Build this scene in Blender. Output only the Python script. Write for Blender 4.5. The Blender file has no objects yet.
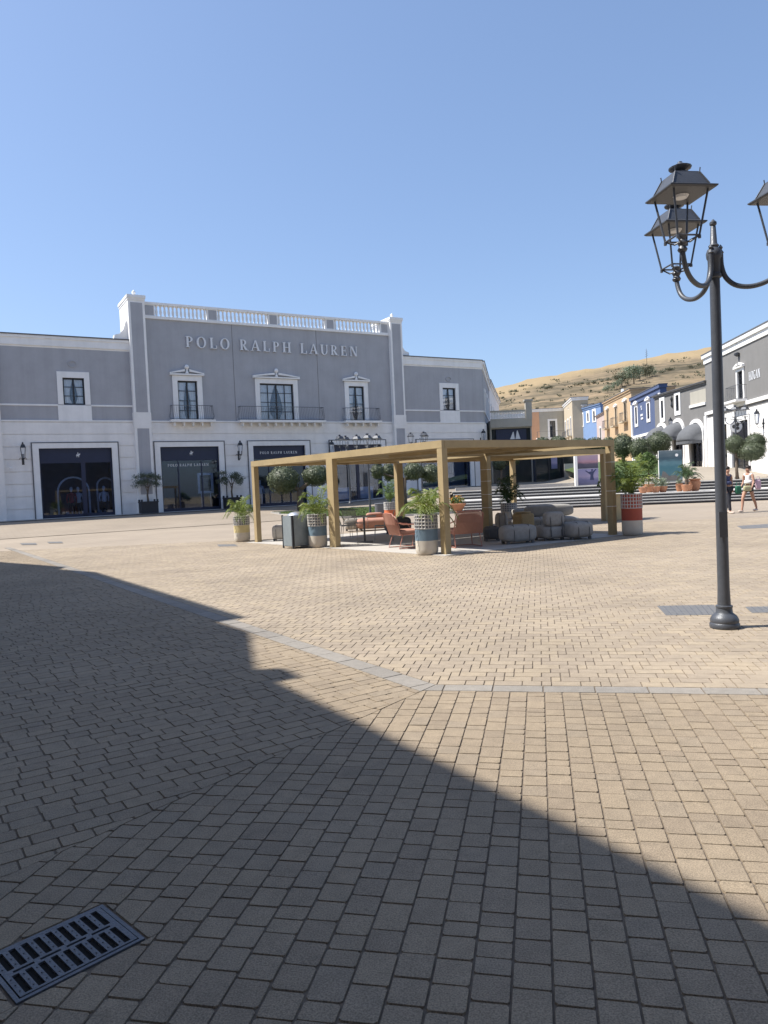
import bpy, math, random
import numpy as np
from mathutils import Vector, Matrix
from mathutils.geometry import delaunay_2d_cdt
random.seed(7)
rnd = random.random
def ru(a, b): return a + (b - a) * rnd()
sc = bpy.context.scene
col = sc.collection
PI = math.pi
# ------------------------------------------------------------------ camera model
FP = 740.0; ROLL = .045; PIT = 26 / 740; EYE = 1.55
_cp, _sp, _cr, _sr = math.cos(PIT), math.sin(PIT), math.cos(ROLL), math.sin(ROLL)
_F = Vector((0, _cp, -_sp)); _R0 = Vector((1, 0, 0)); _U0 = Vector((0, _sp, _cp))
_R = _cr * _R0 - _sr * _U0; _U = _sr * _R0 + _cr * _U0
def ray(x, y): return _F + (x - 384) / FP * _R + (512 - y) / FP * _U
def gnd(x, y, z=0.0):
    d = ray(x, y); t = (z - EYE) / d.z
    return (d.x * t, d.y * t)
def at(x, y, Y):
    d = ray(x, y); t = Y / d.y
    return Vector((d.x * t, Y, EYE + d.z * t))
def ground_on(x, y, h):            # the ground point seen at a pixel, on the terrain function h
    t = 2.0; d = ray(x, y)
    while t < 400:
        X, Y, Z = d.x * t, d.y * t, EYE + d.z * t
        if Z <= h(X, Y): return (X, Y, h(X, Y))
        t += .1
    return (X, Y, Z)
class Frame:                        # a vertical facade line: origin, direction; local y goes into the building
    def __init__(s, o, e):
        L = math.hypot(*e); s.o = o; s.d = (e[0] / L, e[1] / L); s.L = L
        s.rz = math.atan2(s.d[1], s.d[0])
    def at(s, x, y, off=0.0):
        r = ray(x, y); nx, ny = -s.d[1], s.d[0]
        ox, oy = s.o[0] + nx * off, s.o[1] + ny * off
        t = (ox * nx + oy * ny) / (r.x * nx + r.y * ny)
        return ((r.x * t - ox) * s.d[0] + (r.y * t - oy) * s.d[1], EYE + r.z * t)
    def box(s, x0, y0, x1, y1):     # pixel box -> s0, s1, z0, z1
        ym = (y0 + y1) / 2; xm = (x0 + x1) / 2
        return (s.at(x0, ym)[0], s.at(x1, ym)[0], s.at(xm, y1)[1], s.at(xm, y0)[1])
    def w(s, sx, off, z=0.0):
        return (s.o[0] + s.d[0] * sx - s.d[1] * off, s.o[1] + s.d[1] * sx + s.d[0] * off, z)
# ------------------------------------------------------------------ materials
def mat(name, c, rough=.8, var=.12, scale=3.0, bump=0.0, bscale=None, metal=0.0, spec=.5, c2=None, obj=True):
    m = bpy.data.materials.new(name); m.use_nodes = True
    nt = m.node_tree; b = nt.nodes['Principled BSDF']
    b.inputs['Roughness'].default_value = rough; b.inputs['Metallic'].default_value = metal
    b.inputs['Specular IOR Level'].default_value = spec
    b.inputs['Base Color'].default_value = (*c, 1)
    if var or c2:
        tc = nt.nodes.new('ShaderNodeTexCoord'); n = nt.nodes.new('ShaderNodeTexNoise')
        n.inputs['Scale'].default_value = scale; n.inputs['Detail'].default_value = 6; n.inputs['Roughness'].default_value = .65
        nt.links.new(tc.outputs['Object'], n.inputs['Vector'])
        r = nt.nodes.new('ShaderNodeValToRGB'); r.color_ramp.elements[0].position = .3; r.color_ramp.elements[1].position = .72
        a = [max(0, v * (1 - var)) for v in c]; d = c2 or [min(1, v * (1 + var)) for v in c]
        r.color_ramp.elements[0].color = (*a, 1); r.color_ramp.elements[1].color = (*d, 1)
        nt.links.new(n.outputs['Fac'], r.inputs['Fac']); nt.links.new(r.outputs['Color'], b.inputs['Base Color'])
        if bump:
            n2 = nt.nodes.new('ShaderNodeTexNoise'); n2.inputs['Scale'].default_value = bscale or scale * 8; n2.inputs['Detail'].default_value = 5
            nt.links.new(tc.outputs['Object'], n2.inputs['Vector'])
            bp = nt.nodes.new('ShaderNodeBump'); bp.inputs['Strength'].default_value = bump; bp.inputs['Distance'].default_value = .02
            nt.links.new(n2.outputs['Fac'], bp.inputs['Height']); nt.links.new(bp.outputs['Normal'], b.inputs['Normal'])
    return m
def mat_glass(name, tint=(.25, .3, .36), refl=.5):
    m = bpy.data.materials.new(name); m.use_nodes = True; nt = m.node_tree
    for n in list(nt.nodes): nt.nodes.remove(n)
    o = nt.nodes.new('ShaderNodeOutputMaterial'); t = nt.nodes.new('ShaderNodeBsdfTransparent'); g = nt.nodes.new('ShaderNodeBsdfGlossy')
    t.inputs['Color'].default_value = (*tint, 1); g.inputs['Roughness'].default_value = .02; g.inputs['Color'].default_value = (.9, .93, 1, 1)
    f = nt.nodes.new('ShaderNodeFresnel'); f.inputs['IOR'].default_value = 1.5
    a = nt.nodes.new('ShaderNodeMath'); a.operation = 'MULTIPLY_ADD'; a.inputs[1].default_value = 1.0; a.inputs[2].default_value = refl * .12
    mx = nt.nodes.new('ShaderNodeMixShader')
    nt.links.new(f.outputs[0], a.inputs[0]); nt.links.new(a.outputs[0], mx.inputs[0])
    nt.links.new(t.outputs[0], mx.inputs[1]); nt.links.new(g.outputs[0], mx.inputs[2]); nt.links.new(mx.outputs[0], o.inputs['Surface'])
    return m
def mat_leaf(name, c, c2, var_scale=1.5, trans=.25, rough=.55):
    m = bpy.data.materials.new(name); m.use_nodes = True; nt = m.node_tree; b = nt.nodes['Principled BSDF']
    b.inputs['Roughness'].default_value = rough
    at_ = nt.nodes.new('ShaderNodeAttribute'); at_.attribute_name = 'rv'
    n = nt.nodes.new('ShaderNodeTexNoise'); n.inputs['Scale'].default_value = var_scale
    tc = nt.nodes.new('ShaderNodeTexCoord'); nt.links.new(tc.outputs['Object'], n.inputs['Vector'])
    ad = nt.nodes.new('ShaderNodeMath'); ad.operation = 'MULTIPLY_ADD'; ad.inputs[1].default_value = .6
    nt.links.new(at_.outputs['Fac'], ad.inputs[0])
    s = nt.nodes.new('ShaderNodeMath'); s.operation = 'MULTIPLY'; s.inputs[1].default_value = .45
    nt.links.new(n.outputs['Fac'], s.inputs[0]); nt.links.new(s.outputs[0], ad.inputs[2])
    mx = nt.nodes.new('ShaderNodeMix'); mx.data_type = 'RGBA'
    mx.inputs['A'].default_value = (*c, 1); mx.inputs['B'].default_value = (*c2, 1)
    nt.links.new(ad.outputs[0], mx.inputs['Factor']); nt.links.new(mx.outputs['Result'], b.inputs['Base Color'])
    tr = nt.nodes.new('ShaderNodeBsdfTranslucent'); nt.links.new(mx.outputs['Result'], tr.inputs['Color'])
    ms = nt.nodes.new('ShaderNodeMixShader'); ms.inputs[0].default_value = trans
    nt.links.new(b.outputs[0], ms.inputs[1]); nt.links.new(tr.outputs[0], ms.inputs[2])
    nt.links.new(ms.outputs[0], nt.nodes['Material Output'].inputs['Surface'])
    return m
M = {}
def streaks(m, lo=.9):
    nt = m.node_tree; b = nt.nodes['Principled BSDF']; src = b.inputs['Base Color'].links[0].from_socket
    tc = nt.nodes.new('ShaderNodeTexCoord'); mp = nt.nodes.new('ShaderNodeMapping'); mp.inputs['Scale'].default_value = (2.2, 2.2, .12)
    n = nt.nodes.new('ShaderNodeTexNoise'); n.inputs['Scale'].default_value = 1; n.inputs['Detail'].default_value = 7; n.inputs['Roughness'].default_value = .65
    nt.links.new(tc.outputs['Object'], mp.inputs[0]); nt.links.new(mp.outputs[0], n.inputs['Vector'])
    k = nt.nodes.new('ShaderNodeMapRange'); k.inputs[1].default_value = .45; k.inputs[2].default_value = .75; k.inputs[3].default_value = 1.02; k.inputs[4].default_value = lo; nt.links.new(n.outputs['Fac'], k.inputs[0])
    mx = nt.nodes.new('ShaderNodeMix'); mx.data_type = 'RGBA'; mx.blend_type = 'MULTIPLY'; mx.inputs['Factor'].default_value = 1
    nt.links.new(src, mx.inputs['A']); nt.links.new(k.outputs[0], mx.inputs['B']); nt.links.new(mx.outputs['Result'], b.inputs['Base Color'])
M['grey_plaster'] = mat('grey_plaster', (.375, .378, .40), .9, .08, .8, .25, 30)
M['white_plaster'] = mat('white_plaster', (.80, .78, .755), .85, .07, 1.1, .2, 30)
M['white_trim'] = mat('white_trim', (.80, .79, .775), .8, .05, 2)
M['roof_grey'] = mat('roof_grey', (.12, .12, .13), .8, .1, 2)
M['dark_frame'] = mat('dark_frame', (.018, .02, .026), .5, .1, 4)
M['navy'] = mat('navy', (.012, .02, .055), .45, .1, 3)
M['interior'] = mat('interior', (.045, .06, .10), .8, .2, 2)
M['iron'] = mat('iron', (.035, .038, .045), .45, .15, 8, metal=.2)
M['rail_iron'] = mat('rail_iron', (.10, .105, .115), .5, .1, 8)
M['lamp_paint'] = mat('lamp_paint', (.075, .082, .097), .42, .12, 14, .15, 90, metal=.15)
M['curtain'] = mat('curtain', (.93, .91, .88), .9, .15, 6)
M['glass'] = mat_glass('glass', (.93, .95, .97), .2)
M['shop_glass'] = mat_glass('shop_glass', (.70, .78, .90), .05)
M['letter'] = mat('letter', (.70, .71, .73), .5, .03, 4)
M['timber'] = mat('timber', (.38, .29, .155), .7, .12, 2.5, .15, 40)
M['deck'] = mat('deck', (.42, .395, .36), .85, .06, 2, .2, 60)
M['leafpalm'] = mat_leaf('leafpalm', (.07, .12, .02), (.27, .32, .07), 3, .35)
M['leafcycas'] = mat_leaf('leafcycas', (.025, .06, .02), (.07, .12, .04), 3, .2)
M['leaftop'] = mat_leaf('leaftop', (.03, .045, .02), (.14, .165, .09), 4, .15)
M['leafolive'] = mat_leaf('leafolive', (.06, .08, .05), (.16, .19, .13), 4, .2)
M['leafbush'] = mat_leaf('leafbush', (.035, .08, .015), (.13, .2, .045), 3, .25)
M['leafpale'] = mat_leaf('leafpale', (.12, .17, .10), (.3, .34, .24), 1, .2)
M['leafscrub'] = mat_leaf('leafscrub', (.05, .06, .03), (.13, .13, .07), .6, .1)
M['bark'] = mat('bark', (.13, .1, .075), .95, .3, 12, .6, 40)
M['black_planter'] = mat('black_planter', (.02, .022, .028), .6, .1, 3)
M['pot_cream'] = mat('pot_cream', (.58, .53, .45), .8, .08, 5, .2, 60)
M['pot_blue'] = mat('pot_blue', (.15, .22, .28), .7, .08, 5)
M['pot_red'] = mat('pot_red', (.36, .075, .045), .7, .08, 5)
M['pot_orange'] = mat('pot_orange', (.62, .16, .06), .7, .08, 5)
M['pot_yellow'] = mat('pot_yellow', (.62, .52, .27), .7, .08, 5)
M['pot_tan'] = mat('pot_tan', (.50, .38, .20), .8, .1, 5)
M['lattice'] = mat('lattice', (.55, .53, .5), .7, .05, 5)
M['pot_dark'] = mat('pot_dark', (.14, .15, .17), .7, .1, 5)
M['terracotta'] = mat('terracotta', (.48, .23, .13), .85, .12, 6, .2, 40)
M['soil'] = mat('soil', (.05, .035, .025), .95, .3, 10)
M['coral'] = mat('coral', (.40, .205, .15), .75, .08, 6)
M['coral_frame'] = mat('coral_frame', (.42, .18, .13), .5, .05, 6)
M['grey_fabric'] = mat('grey_fabric', (.34, .325, .30), .95, .12, 12, .3, 120)
M['dark_fabric'] = mat('dark_fabric', (.10, .105, .11), .95, .12, 12, .3, 120)
M['beige_fabric'] = mat('beige_fabric', (.5, .46, .4), .95, .08, 12, .3, 120)
M['wicker'] = mat('wicker', (.42, .31, .16), .8, .25, 40, .3, 120)
M['strap'] = mat('strap', (.12, .12, .12), .7, .1, 8)
M['bin_metal'] = mat('bin_metal', (.25, .29, .31), .5, .1, 5, metal=.3)
M['silver'] = mat('silver', (.6, .62, .65), .3, .05, 5, metal=.8)
M['wire'] = mat('wire', (.30, .30, .29), .5, .05, 6, metal=.2)
M['mesh_seat'] = mat('mesh_seat', (.42, .42, .41), .7, .05, 30)
M['stone_strip'] = mat('stone_strip', (.36, .36, .355), .85, .12, 25, .3, 120)
M['kerb'] = mat('kerb', (.42, .40, .375), .85, .08, 4, .2, 60)
M['step_stone'] = mat('step_stone', (.46, .445, .42), .8, .08, 3, .2, 60)
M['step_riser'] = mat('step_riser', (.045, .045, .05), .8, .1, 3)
M['grate'] = mat('grate', (.12, .125, .14), .5, .2, 20, .3, 90, metal=.35)
M['grate_far'] = mat('grate_far', (.17, .165, .16), .6, .2, 20, .3, 90, metal=.2)
M['hole'] = mat('hole', (.004, .004, .004), 1, 0)
M['skin'] = mat('skin', (.45, .25, .17), .6, .05, 5)
M['hair'] = mat('hair', (.025, .016, .012), .6, .1, 20)
M['cloth_white'] = mat('cloth_white', (.72, .70, .70), .9, .05, 9)
M['cloth_dark'] = mat('cloth_dark', (.025, .026, .035), .9, .1, 9)
M['cloth_navy'] = mat('cloth_navy', (.05, .06, .13), .9, .1, 9)
M['pink'] = mat('pink', (.6, .42, .5), .8, .08, 9)
M['green_bag'] = mat('green_bag', (.02, .14, .08), .7, .1, 9)
M['bag_beige'] = mat('bag_beige', (.45, .42, .25), .8, .1, 9)
M['shoe'] = mat('shoe', (.6, .5, .42), .7, .05, 9)
M['red_cloth'] = mat('red_cloth', (.4, .05, .06), .9, .1, 9)
M['grey_wall2'] = mat('grey_wall2', (.19, .185, .18), .9, .06, 1, .2, 30)
M['blue_wall'] = mat('blue_wall', (.075, .105, .20), .9, .06, 1)
M['lightblue_wall'] = mat('lightblue_wall', (.17, .26, .44), .9, .06, 1)
M['peach_wall'] = mat('peach_wall', (.50, .36, .22), .9, .06, 1)
M['pink_wall'] = mat('pink_wall', (.46, .37, .34), .9, .06, 1)
M['cream_wall'] = mat('cream_wall', (.48, .41, .28), .9, .06, 1)
M['beige_wall'] = mat('beige_wall', (.46, .39, .29), .9, .06, 1)
M['orange_wall'] = mat('orange_wall', (.66, .38, .23), .9, .06, 1)
M['stone_wall'] = mat('stone_wall', (.40, .375, .32), .9, .08, 1)
M['awning'] = mat('awning', (.115, .12, .13), .85, .1, 4)
M['dark_glass'] = mat('dark_glass', (.02, .028, .032), .08, .3, .7, spec=.6)
M['flower'] = mat_leaf('flower', (.6, .4, .04), (.7, .2, .04), 6, .1)
for _n in ('grey_plaster', 'white_plaster', 'white_trim', 'grey_wall2', 'blue_wall', 'peach_wall', 'stone_wall'): streaks(M[_n], {'white_plaster': .94, 'grey_plaster': .91}.get(_n, .93))
# ------------------------------------------------------------------ mesh helpers
def link(o, parent=None):
    col.objects.link(o)
    if parent is not None: o.parent = parent
    return o
class MB:
    def __init__(s): s.v = []; s.f = []; s.a = None
    def add(s, vs, fs):
        n = len(s.v); s.v += [tuple(v) for v in vs]; s.f += [tuple(i + n for i in f) for f in fs]
    def box(s, x0, x1, y0, y1, z0, z1):
        s.add([(x, y, z) for z in (z0, z1) for y in (y0, y1) for x in (x0, x1)],
              [(0, 2, 3, 1), (4, 5, 7, 6), (0, 1, 5, 4), (2, 6, 7, 3), (0, 4, 6, 2), (1, 3, 7, 5)]); return s
    def prism(s, poly, z0, z1):     # xy polygon extruded in z
        n = len(poly)
        s.add([(x, y, z0) for x, y in poly] + [(x, y, z1) for x, y in poly],
              [tuple(range(n - 1, -1, -1)), tuple(range(n, 2 * n))] + [(i, (i + 1) % n, (i + 1) % n + n, i + n) for i in range(n)]); return s
    def prism_y(s, poly, y0, y1):   # xz polygon extruded in y (y0 is the front)
        n = len(poly)
        s.add([(x, y0, z) for x, z in poly] + [(x, y1, z) for x, z in poly],
              [tuple(range(n)), tuple(range(2 * n - 1, n - 1, -1))] + [(i, i + n, (i + 1) % n + n, (i + 1) % n) for i in range(n)]); return s
    def ring(s, poly_o, poly_i, y0, y1):
        n = len(poly_o)
        V = [(x, y0, z) for x, z in poly_o] + [(x, y0, z) for x, z in poly_i] + [(x, y1, z) for x, z in poly_o] + [(x, y1, z) for x, z in poly_i]
        Fs = []
        for i in range(n - 1):
            j = i + 1
            Fs += [(i, j, j + n, i + n), (i + 2 * n, i + 3 * n, j + 3 * n, j + 2 * n), (i, i + 2 * n, j + 2 * n, j), (i + n, j + n, j + 3 * n, i + 3 * n)]
        s.add(V, Fs); return s
    def tube(s, pts, r, seg=8, cap=True):
        pts = [Vector(p) for p in pts]; n = len(pts)
        rs = r if isinstance(r, (list, tuple)) else [r] * n
        V = []; up = None
        for i, p in enumerate(pts):
            t = (pts[min(i + 1, n - 1)] - pts[max(i - 1, 0)]).normalized()
            if up is None:
                up = Vector((0, 0, 1)) if abs(t.z) < .9 else Vector((1, 0, 0))
            a = t.cross(up)
            if a.length < 1e-5: a = t.cross(Vector((0, 1, 0)))
            a.normalize(); b = a.cross(t).normalized(); up = b
            for k in range(seg):
                q = 2 * PI * k / seg
                V.append(p + (a * math.cos(q) + b * math.sin(q)) * rs[i])
        Fs = [(i * seg + k, i * seg + (k + 1) % seg, (i + 1) * seg + (k + 1) % seg, (i + 1) * seg + k) for i in range(n - 1) for k in range(seg)]
        if cap: Fs += [tuple(range(seg - 1, -1, -1)), tuple((n - 1) * seg + k for k in range(seg))]
        s.add(V, Fs); return s
    def lathe(s, prof, seg=20, c=(0, 0, 0), sq=0.0, rot=0.0):   # prof: (r, z)
        V = []
        for r, z in prof:
            for k in range(seg):
                q = 2 * PI * k / seg + rot
                V.append((c[0] + r * math.cos(q), c[1] + r * math.sin(q), c[2] + z))
        n = len(prof)
        Fs = [(i * seg + k, i * seg + (k + 1) % seg, (i + 1) * seg + (k + 1) % seg, (i + 1) * seg + k) for i in range(n - 1) for k in range(seg)]
        Fs += [tuple(range(seg - 1, -1, -1)), tuple((n - 1) * seg + k for k in range(seg))]
        s.add(V, Fs); return s
    def soft(s, c, w, d, h, e=.4, nu=20, nv=12, rz=0.0, rx=0.0):  # rounded cushion
        def sg(v, p): return math.copysign(abs(v) ** p, v)
        V = []; R = Matrix.Rotation(rz, 3, 'Z') @ Matrix.Rotation(rx, 3, 'X')
        for i in range(nv + 1):
            ph = -PI / 2 + PI * i / nv
            for k in range(nu):
                q = 2 * PI * k / nu
                p = Vector((w / 2 * sg(math.cos(ph), e) * sg(math.cos(q), e), d / 2 * sg(math.cos(ph), e) * sg(math.sin(q), e), h / 2 * sg(math.sin(ph), e)))
                V.append(R @ p + Vector(c))
        Fs = [(i * nu + k, i * nu + (k + 1) % nu, (i + 1) * nu + (k + 1) % nu, (i + 1) * nu + k) for i in range(nv) for k in range(nu)]
        s.add(V, Fs); return s
    def wall(s, x0, x1, z0, z1, holes, y0, y1):
        xs = sorted({x0, x1} | {min(max(h[i], x0), x1) for h in holes for i in (0, 1)})
        zs = sorted({z0, z1} | {min(max(h[i], z0), z1) for h in holes for i in (2, 3)})
        def solid(i, j):
            if i < 0 or j < 0 or i >= len(xs) - 1 or j >= len(zs) - 1: return False
            cx, cz = (xs[i] + xs[i + 1]) / 2, (zs[j] + zs[j + 1]) / 2
            return not any(h[0] < cx < h[1] and h[2] < cz < h[3] for h in holes)
        for i in range(len(xs) - 1):
            for j in range(len(zs) - 1):
                if not solid(i, j): continue
                a, b, c, d = xs[i], xs[i + 1], zs[j], zs[j + 1]
                s.add([(a, y0, c), (b, y0, c), (b, y0, d), (a, y0, d)], [(0, 1, 2, 3)])
                s.add([(a, y1, c), (b, y1, c), (b, y1, d), (a, y1, d)], [(3, 2, 1, 0)])
                if not solid(i - 1, j): s.add([(a, y0, c), (a, y1, c), (a, y1, d), (a, y0, d)], [(3, 2, 1, 0)])
                if not solid(i + 1, j): s.add([(b, y0, c), (b, y1, c), (b, y1, d), (b, y0, d)], [(0, 1, 2, 3)])
                if not solid(i, j - 1): s.add([(a, y0, c), (b, y0, c), (b, y1, c), (a, y1, c)], [(3, 2, 1, 0)])
                if not solid(i, j + 1): s.add([(a, y0, d), (b, y0, d), (b, y1, d), (a, y1, d)], [(0, 1, 2, 3)])
        return s
    def mesh(s, name, m):
        me = bpy.data.meshes.new(name); me.from_pydata(s.v, [], s.f); me.materials.append(m)
        if s.a is not None:
            at_ = me.attributes.new('rv', 'FLOAT', 'FACE'); at_.data.foreach_set('value', s.a)
        me.update(); return me
    def build(s, name, m, parent=None, smooth=False, loc=None, rz=None):
        me = s.mesh(name, m)
        if smooth:
            me.polygons.foreach_set('use_smooth', [True] * len(me.polygons))
            if smooth == 'a': me.set_sharp_from_angle(angle=.7)
        o = link(bpy.data.objects.new(name, me), parent)
        if loc is not None: o.location = loc
        if rz is not None: o.rotation_euler.z = rz
        return o
def empty(name, label, cat, loc=(0, 0, 0), rz=0.0, group=None, kind=None):
    o = bpy.data.objects.new(name, None); o.empty_display_size = .1
    link(o); o.location = loc; o.rotation_euler.z = rz
    return tag(o, label, cat, group, kind)
def tag(o, label, cat, group=None, kind=None):
    o['label'] = label; o['category'] = cat
    if group: o['group'] = group
    if kind: o['kind'] = kind
    return o
def struct(o, label=None, cat=None):
    o['kind'] = 'structure'
    if label: o['label'] = label
    if cat: o['category'] = cat
    return o
def dup(root, loc, rz, label, group=None):
    def cp(o, par):
        c = o.copy(); col.objects.link(c); c.parent = par
        for k in [k for k in bpy.data.objects if k.parent == o and k is not c]: cp(k, c)
        return c
    ch = [k for k in bpy.data.objects if k.parent == root]
    r = root.copy(); col.objects.link(r)
    for k in ch: cp(k, r)
    r.location = loc; r.rotation_euler.z = rz; r['label'] = label
    if group: r['group'] = group; root['group'] = group
    return r
# ------------------------------------------------------------------ terrain height
def clamp(v, a=0.0, b=1.0): return max(a, min(b, v))
def sm(t): t = clamp(t); return t * t * (3 - 2 * t)
def lerp(a, b, t): return a + (b - a) * t
def interp(x, tab):
    if x <= tab[0][0]: return tab[0][1]
    for (a, b), (c, d) in zip(tab, tab[1:]):
        if x <= c: return b + (d - b) * (x - a) / (c - a)
    return tab[-1][1]
MF = Frame((-21.8, 42.0), (1283, 740))
def stair_t(X, Y): return Y - (39.0 - .155 * (X - 4.0))
def h_left(X, Y):
    dx, dy = X - MF.o[0], Y - MF.o[1]
    s = dx * MF.d[0] + dy * MF.d[1]; d = -(-dx * MF.d[1] + dy * MF.d[0])
    base = .49 if s < 20 else lerp(.49, 1.12, sm((s - 20) / 14))
    return base * sm(1 - (d - .8) / 11)
def h_right(X, Y):
    a = interp(Y, [(44, 1.0), (47, 1.25), (53, 1.8), (60, 2.0), (90, 3.35), (122, 5.0)])
    b = interp(Y, [(44, 1.0), (60, 1.2), (72, 1.8), (90, 3.2), (122, 5.0)])
    return lerp(b, a, sm((X - 13) / 5))
def h(X, Y):
    hl = h_left(X, Y) if Y < 70 else 3
    if stair_t(X, Y) < 5.6:
        if X > 4: return 0.0
        return hl
    return lerp(hl if Y < 70 else h_right(X, Y), h_right(X, Y), sm((X - .5) / 3.5))
# ------------------------------------------------------------------ ground shader
def joint_ground(name, c1, c2, mortar, w, L, rz, jw=.04, stain=True):
    m = bpy.data.materials.new(name); m.use_nodes = True; nt = m.node_tree; b = nt.nodes['Principled BSDF']
    b.inputs['Roughness'].default_value = .88
    tc = nt.nodes.new('ShaderNodeTexCoord'); mp = nt.nodes.new('ShaderNodeMapping'); mp.inputs['Rotation'].default_value = (0, 0, -rz)
    nt.links.new(tc.outputs['Object'], mp.inputs['Vector'])
    br = nt.nodes.new('ShaderNodeTexBrick'); br.inputs['Scale'].default_value = 1.0
    br.inputs['Brick Width'].default_value = L; br.inputs['Row Height'].default_value = w; br.inputs['Mortar Size'].default_value = jw * w
    br.inputs['Color1'].default_value = (*c1, 1); br.inputs['Color2'].default_value = (*c2, 1); br.inputs['Mortar'].default_value = (*mortar, 1)
    nt.links.new(mp.outputs[0], br.inputs['Vector'])
    n = nt.nodes.new('ShaderNodeTexNoise'); n.inputs['Scale'].default_value = .35; n.inputs['Detail'].default_value = 7
    nt.links.new(tc.outputs['Object'], n.inputs['Vector'])
    rp = nt.nodes.new('ShaderNodeMapRange'); rp.inputs[1].default_value = .3; rp.inputs[2].default_value = .7; rp.inputs[3].default_value = .88; rp.inputs[4].default_value = 1.08
    nt.links.new(n.outputs['Fac'], rp.inputs[0])
    mx = nt.nodes.new('ShaderNodeMix'); mx.data_type = 'RGBA'; mx.blend_type = 'MULTIPLY'; mx.inputs['Factor'].default_value = 1
    nt.links.new(br.outputs['Color'], mx.inputs['A']); nt.links.new(rp.outputs[0], mx.inputs['B']); nt.links.new(mx.outputs['Result'], b.inputs['Base Color'])
    return m
def mat_paver(name, ramp, grain=1.0):
    m = bpy.data.materials.new(name); m.use_nodes = True; nt = m.node_tree; b = nt.nodes['Principled BSDF']
    b.inputs['Roughness'].default_value = .86; b.inputs['Specular IOR Level'].default_value = .35
    a = nt.nodes.new('ShaderNodeAttribute'); a.attribute_name = 'rv'
    r = nt.nodes.new('ShaderNodeValToRGB')
    els = r.color_ramp.elements
    while len(els) < len(ramp): els.new(.5)
    for e, (p, c) in zip(els, ramp): e.position = p; e.color = (*c, 1)
    nt.links.new(a.outputs['Fac'], r.inputs['Fac'])
    tc = nt.nodes.new('ShaderNodeTexCoord')
    g = nt.nodes.new('ShaderNodeTexNoise'); g.inputs['Scale'].default_value = 170; g.inputs['Detail'].default_value = 3
    l = nt.nodes.new('ShaderNodeTexNoise'); l.inputs['Scale'].default_value = .55; l.inputs['Detail'].default_value = 8; l.inputs['Roughness'].default_value = .6
    mid = nt.nodes.new('ShaderNodeTexNoise'); mid.inputs['Scale'].default_value = 14; mid.inputs['Detail'].default_value = 5
    for q in (g, l, mid): nt.links.new(tc.outputs['Object'], q.inputs['Vector'])
    def rng(src, lo, hi):
        k = nt.nodes.new('ShaderNodeMapRange'); k.inputs[1].default_value = .3; k.inputs[2].default_value = .7; k.inputs[3].default_value = lo; k.inputs[4].default_value = hi
        nt.links.new(src.outputs['Fac'], k.inputs[0]); return k
    k1, k2, k3 = rng(g, 1 - .34 * grain, 1 + .34 * grain), rng(l, .83, 1.12), rng(mid, .9, 1.08)
    m1 = nt.nodes.new('ShaderNodeMath'); m1.operation = 'MULTIPLY'; m2 = nt.nodes.new('ShaderNodeMath'); m2.operation = 'MULTIPLY'
    nt.links.new(k1.outputs[0], m1.inputs[0]); nt.links.new(k2.outputs[0], m1.inputs[1]); nt.links.new(m1.outputs[0], m2.inputs[0]); nt.links.new(k3.outputs[0], m2.inputs[1])
    vo = nt.nodes.new('ShaderNodeTexVoronoi'); vo.inputs['Scale'].default_value = 1.1; nt.links.new(tc.outputs['Object'], vo.inputs['Vector'])
    vr = nt.nodes.new('ShaderNodeMapRange'); vr.inputs[1].default_value = .012; vr.inputs[2].default_value = .024; vr.inputs[3].default_value = .6; vr.inputs[4].default_value = 1
    nt.links.new(vo.outputs['Distance'], vr.inputs[0])
    st1 = nt.nodes.new('ShaderNodeTexNoise'); st1.inputs['Scale'].default_value = 1.7; st1.inputs['Detail'].default_value = 9; st1.inputs['Roughness'].default_value = .7; nt.links.new(tc.outputs['Object'], st1.inputs['Vector'])
    sr = nt.nodes.new('ShaderNodeMapRange'); sr.inputs[1].default_value = .60; sr.inputs[2].default_value = .72; sr.inputs[3].default_value = 1; sr.inputs[4].default_value = .80; nt.links.new(st1.outputs['Fac'], sr.inputs[0])
    m3 = nt.nodes.new('ShaderNodeMath'); m3.operation = 'MULTIPLY'; m4 = nt.nodes.new('ShaderNodeMath'); m4.operation = 'MULTIPLY'
    nt.links.new(vr.outputs[0], m3.inputs[0]); nt.links.new(sr.outputs[0], m3.inputs[1]); nt.links.new(m3.outputs[0], m4.inputs[0]); nt.links.new(m2.outputs[0], m4.inputs[1]); m2 = m4
    mx = nt.nodes.new('ShaderNodeMix'); mx.data_type = 'RGBA'; mx.blend_type = 'MULTIPLY'; mx.inputs['Factor'].default_value = 1
    nt.links.new(r.outputs['Color'], mx.inputs['A']); nt.links.new(m2.outputs[0], mx.inputs['B']); nt.links.new(mx.outputs['Result'], b.inputs['Base Color'])
    bp = nt.nodes.new('ShaderNodeBump'); bp.inputs['Strength'].default_value = .5; bp.inputs['Distance'].default_value = .004
    nt.links.new(g.outputs['Fac'], bp.inputs['Height']); nt.links.new(bp.outputs['Normal'], b.inputs['Normal'])
    return m
P_TAN = [(0, (.245, .194, .139)), (.3, (.264, .210, .149)), (.7, (.284, .225, .157)), (1, (.255, .206, .150))]
P_YEL = [(0, (.292, .238, .18)), (.35, (.315, .257, .192)), (.7, (.335, .273, .20)), (.9, (.346, .28, .20)), (1, (.306, .252, .192))]
M['paver_tan'] = mat_paver('paver_tan', P_TAN)
M['paver_yellow'] = mat_paver('paver_yellow', P_YEL, .7)
M['strip_paver'] = mat_paver('strip_paver', [(0, (.225, .205, .18)), (.5, (.252, .229, .20)), (.8, (.268, .243, .212)), (1, (.24, .222, .20))], .8)
M['joint_sand'] = mat('joint_sand', (.135, .108, .082), .95, .3, 20)
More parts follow.
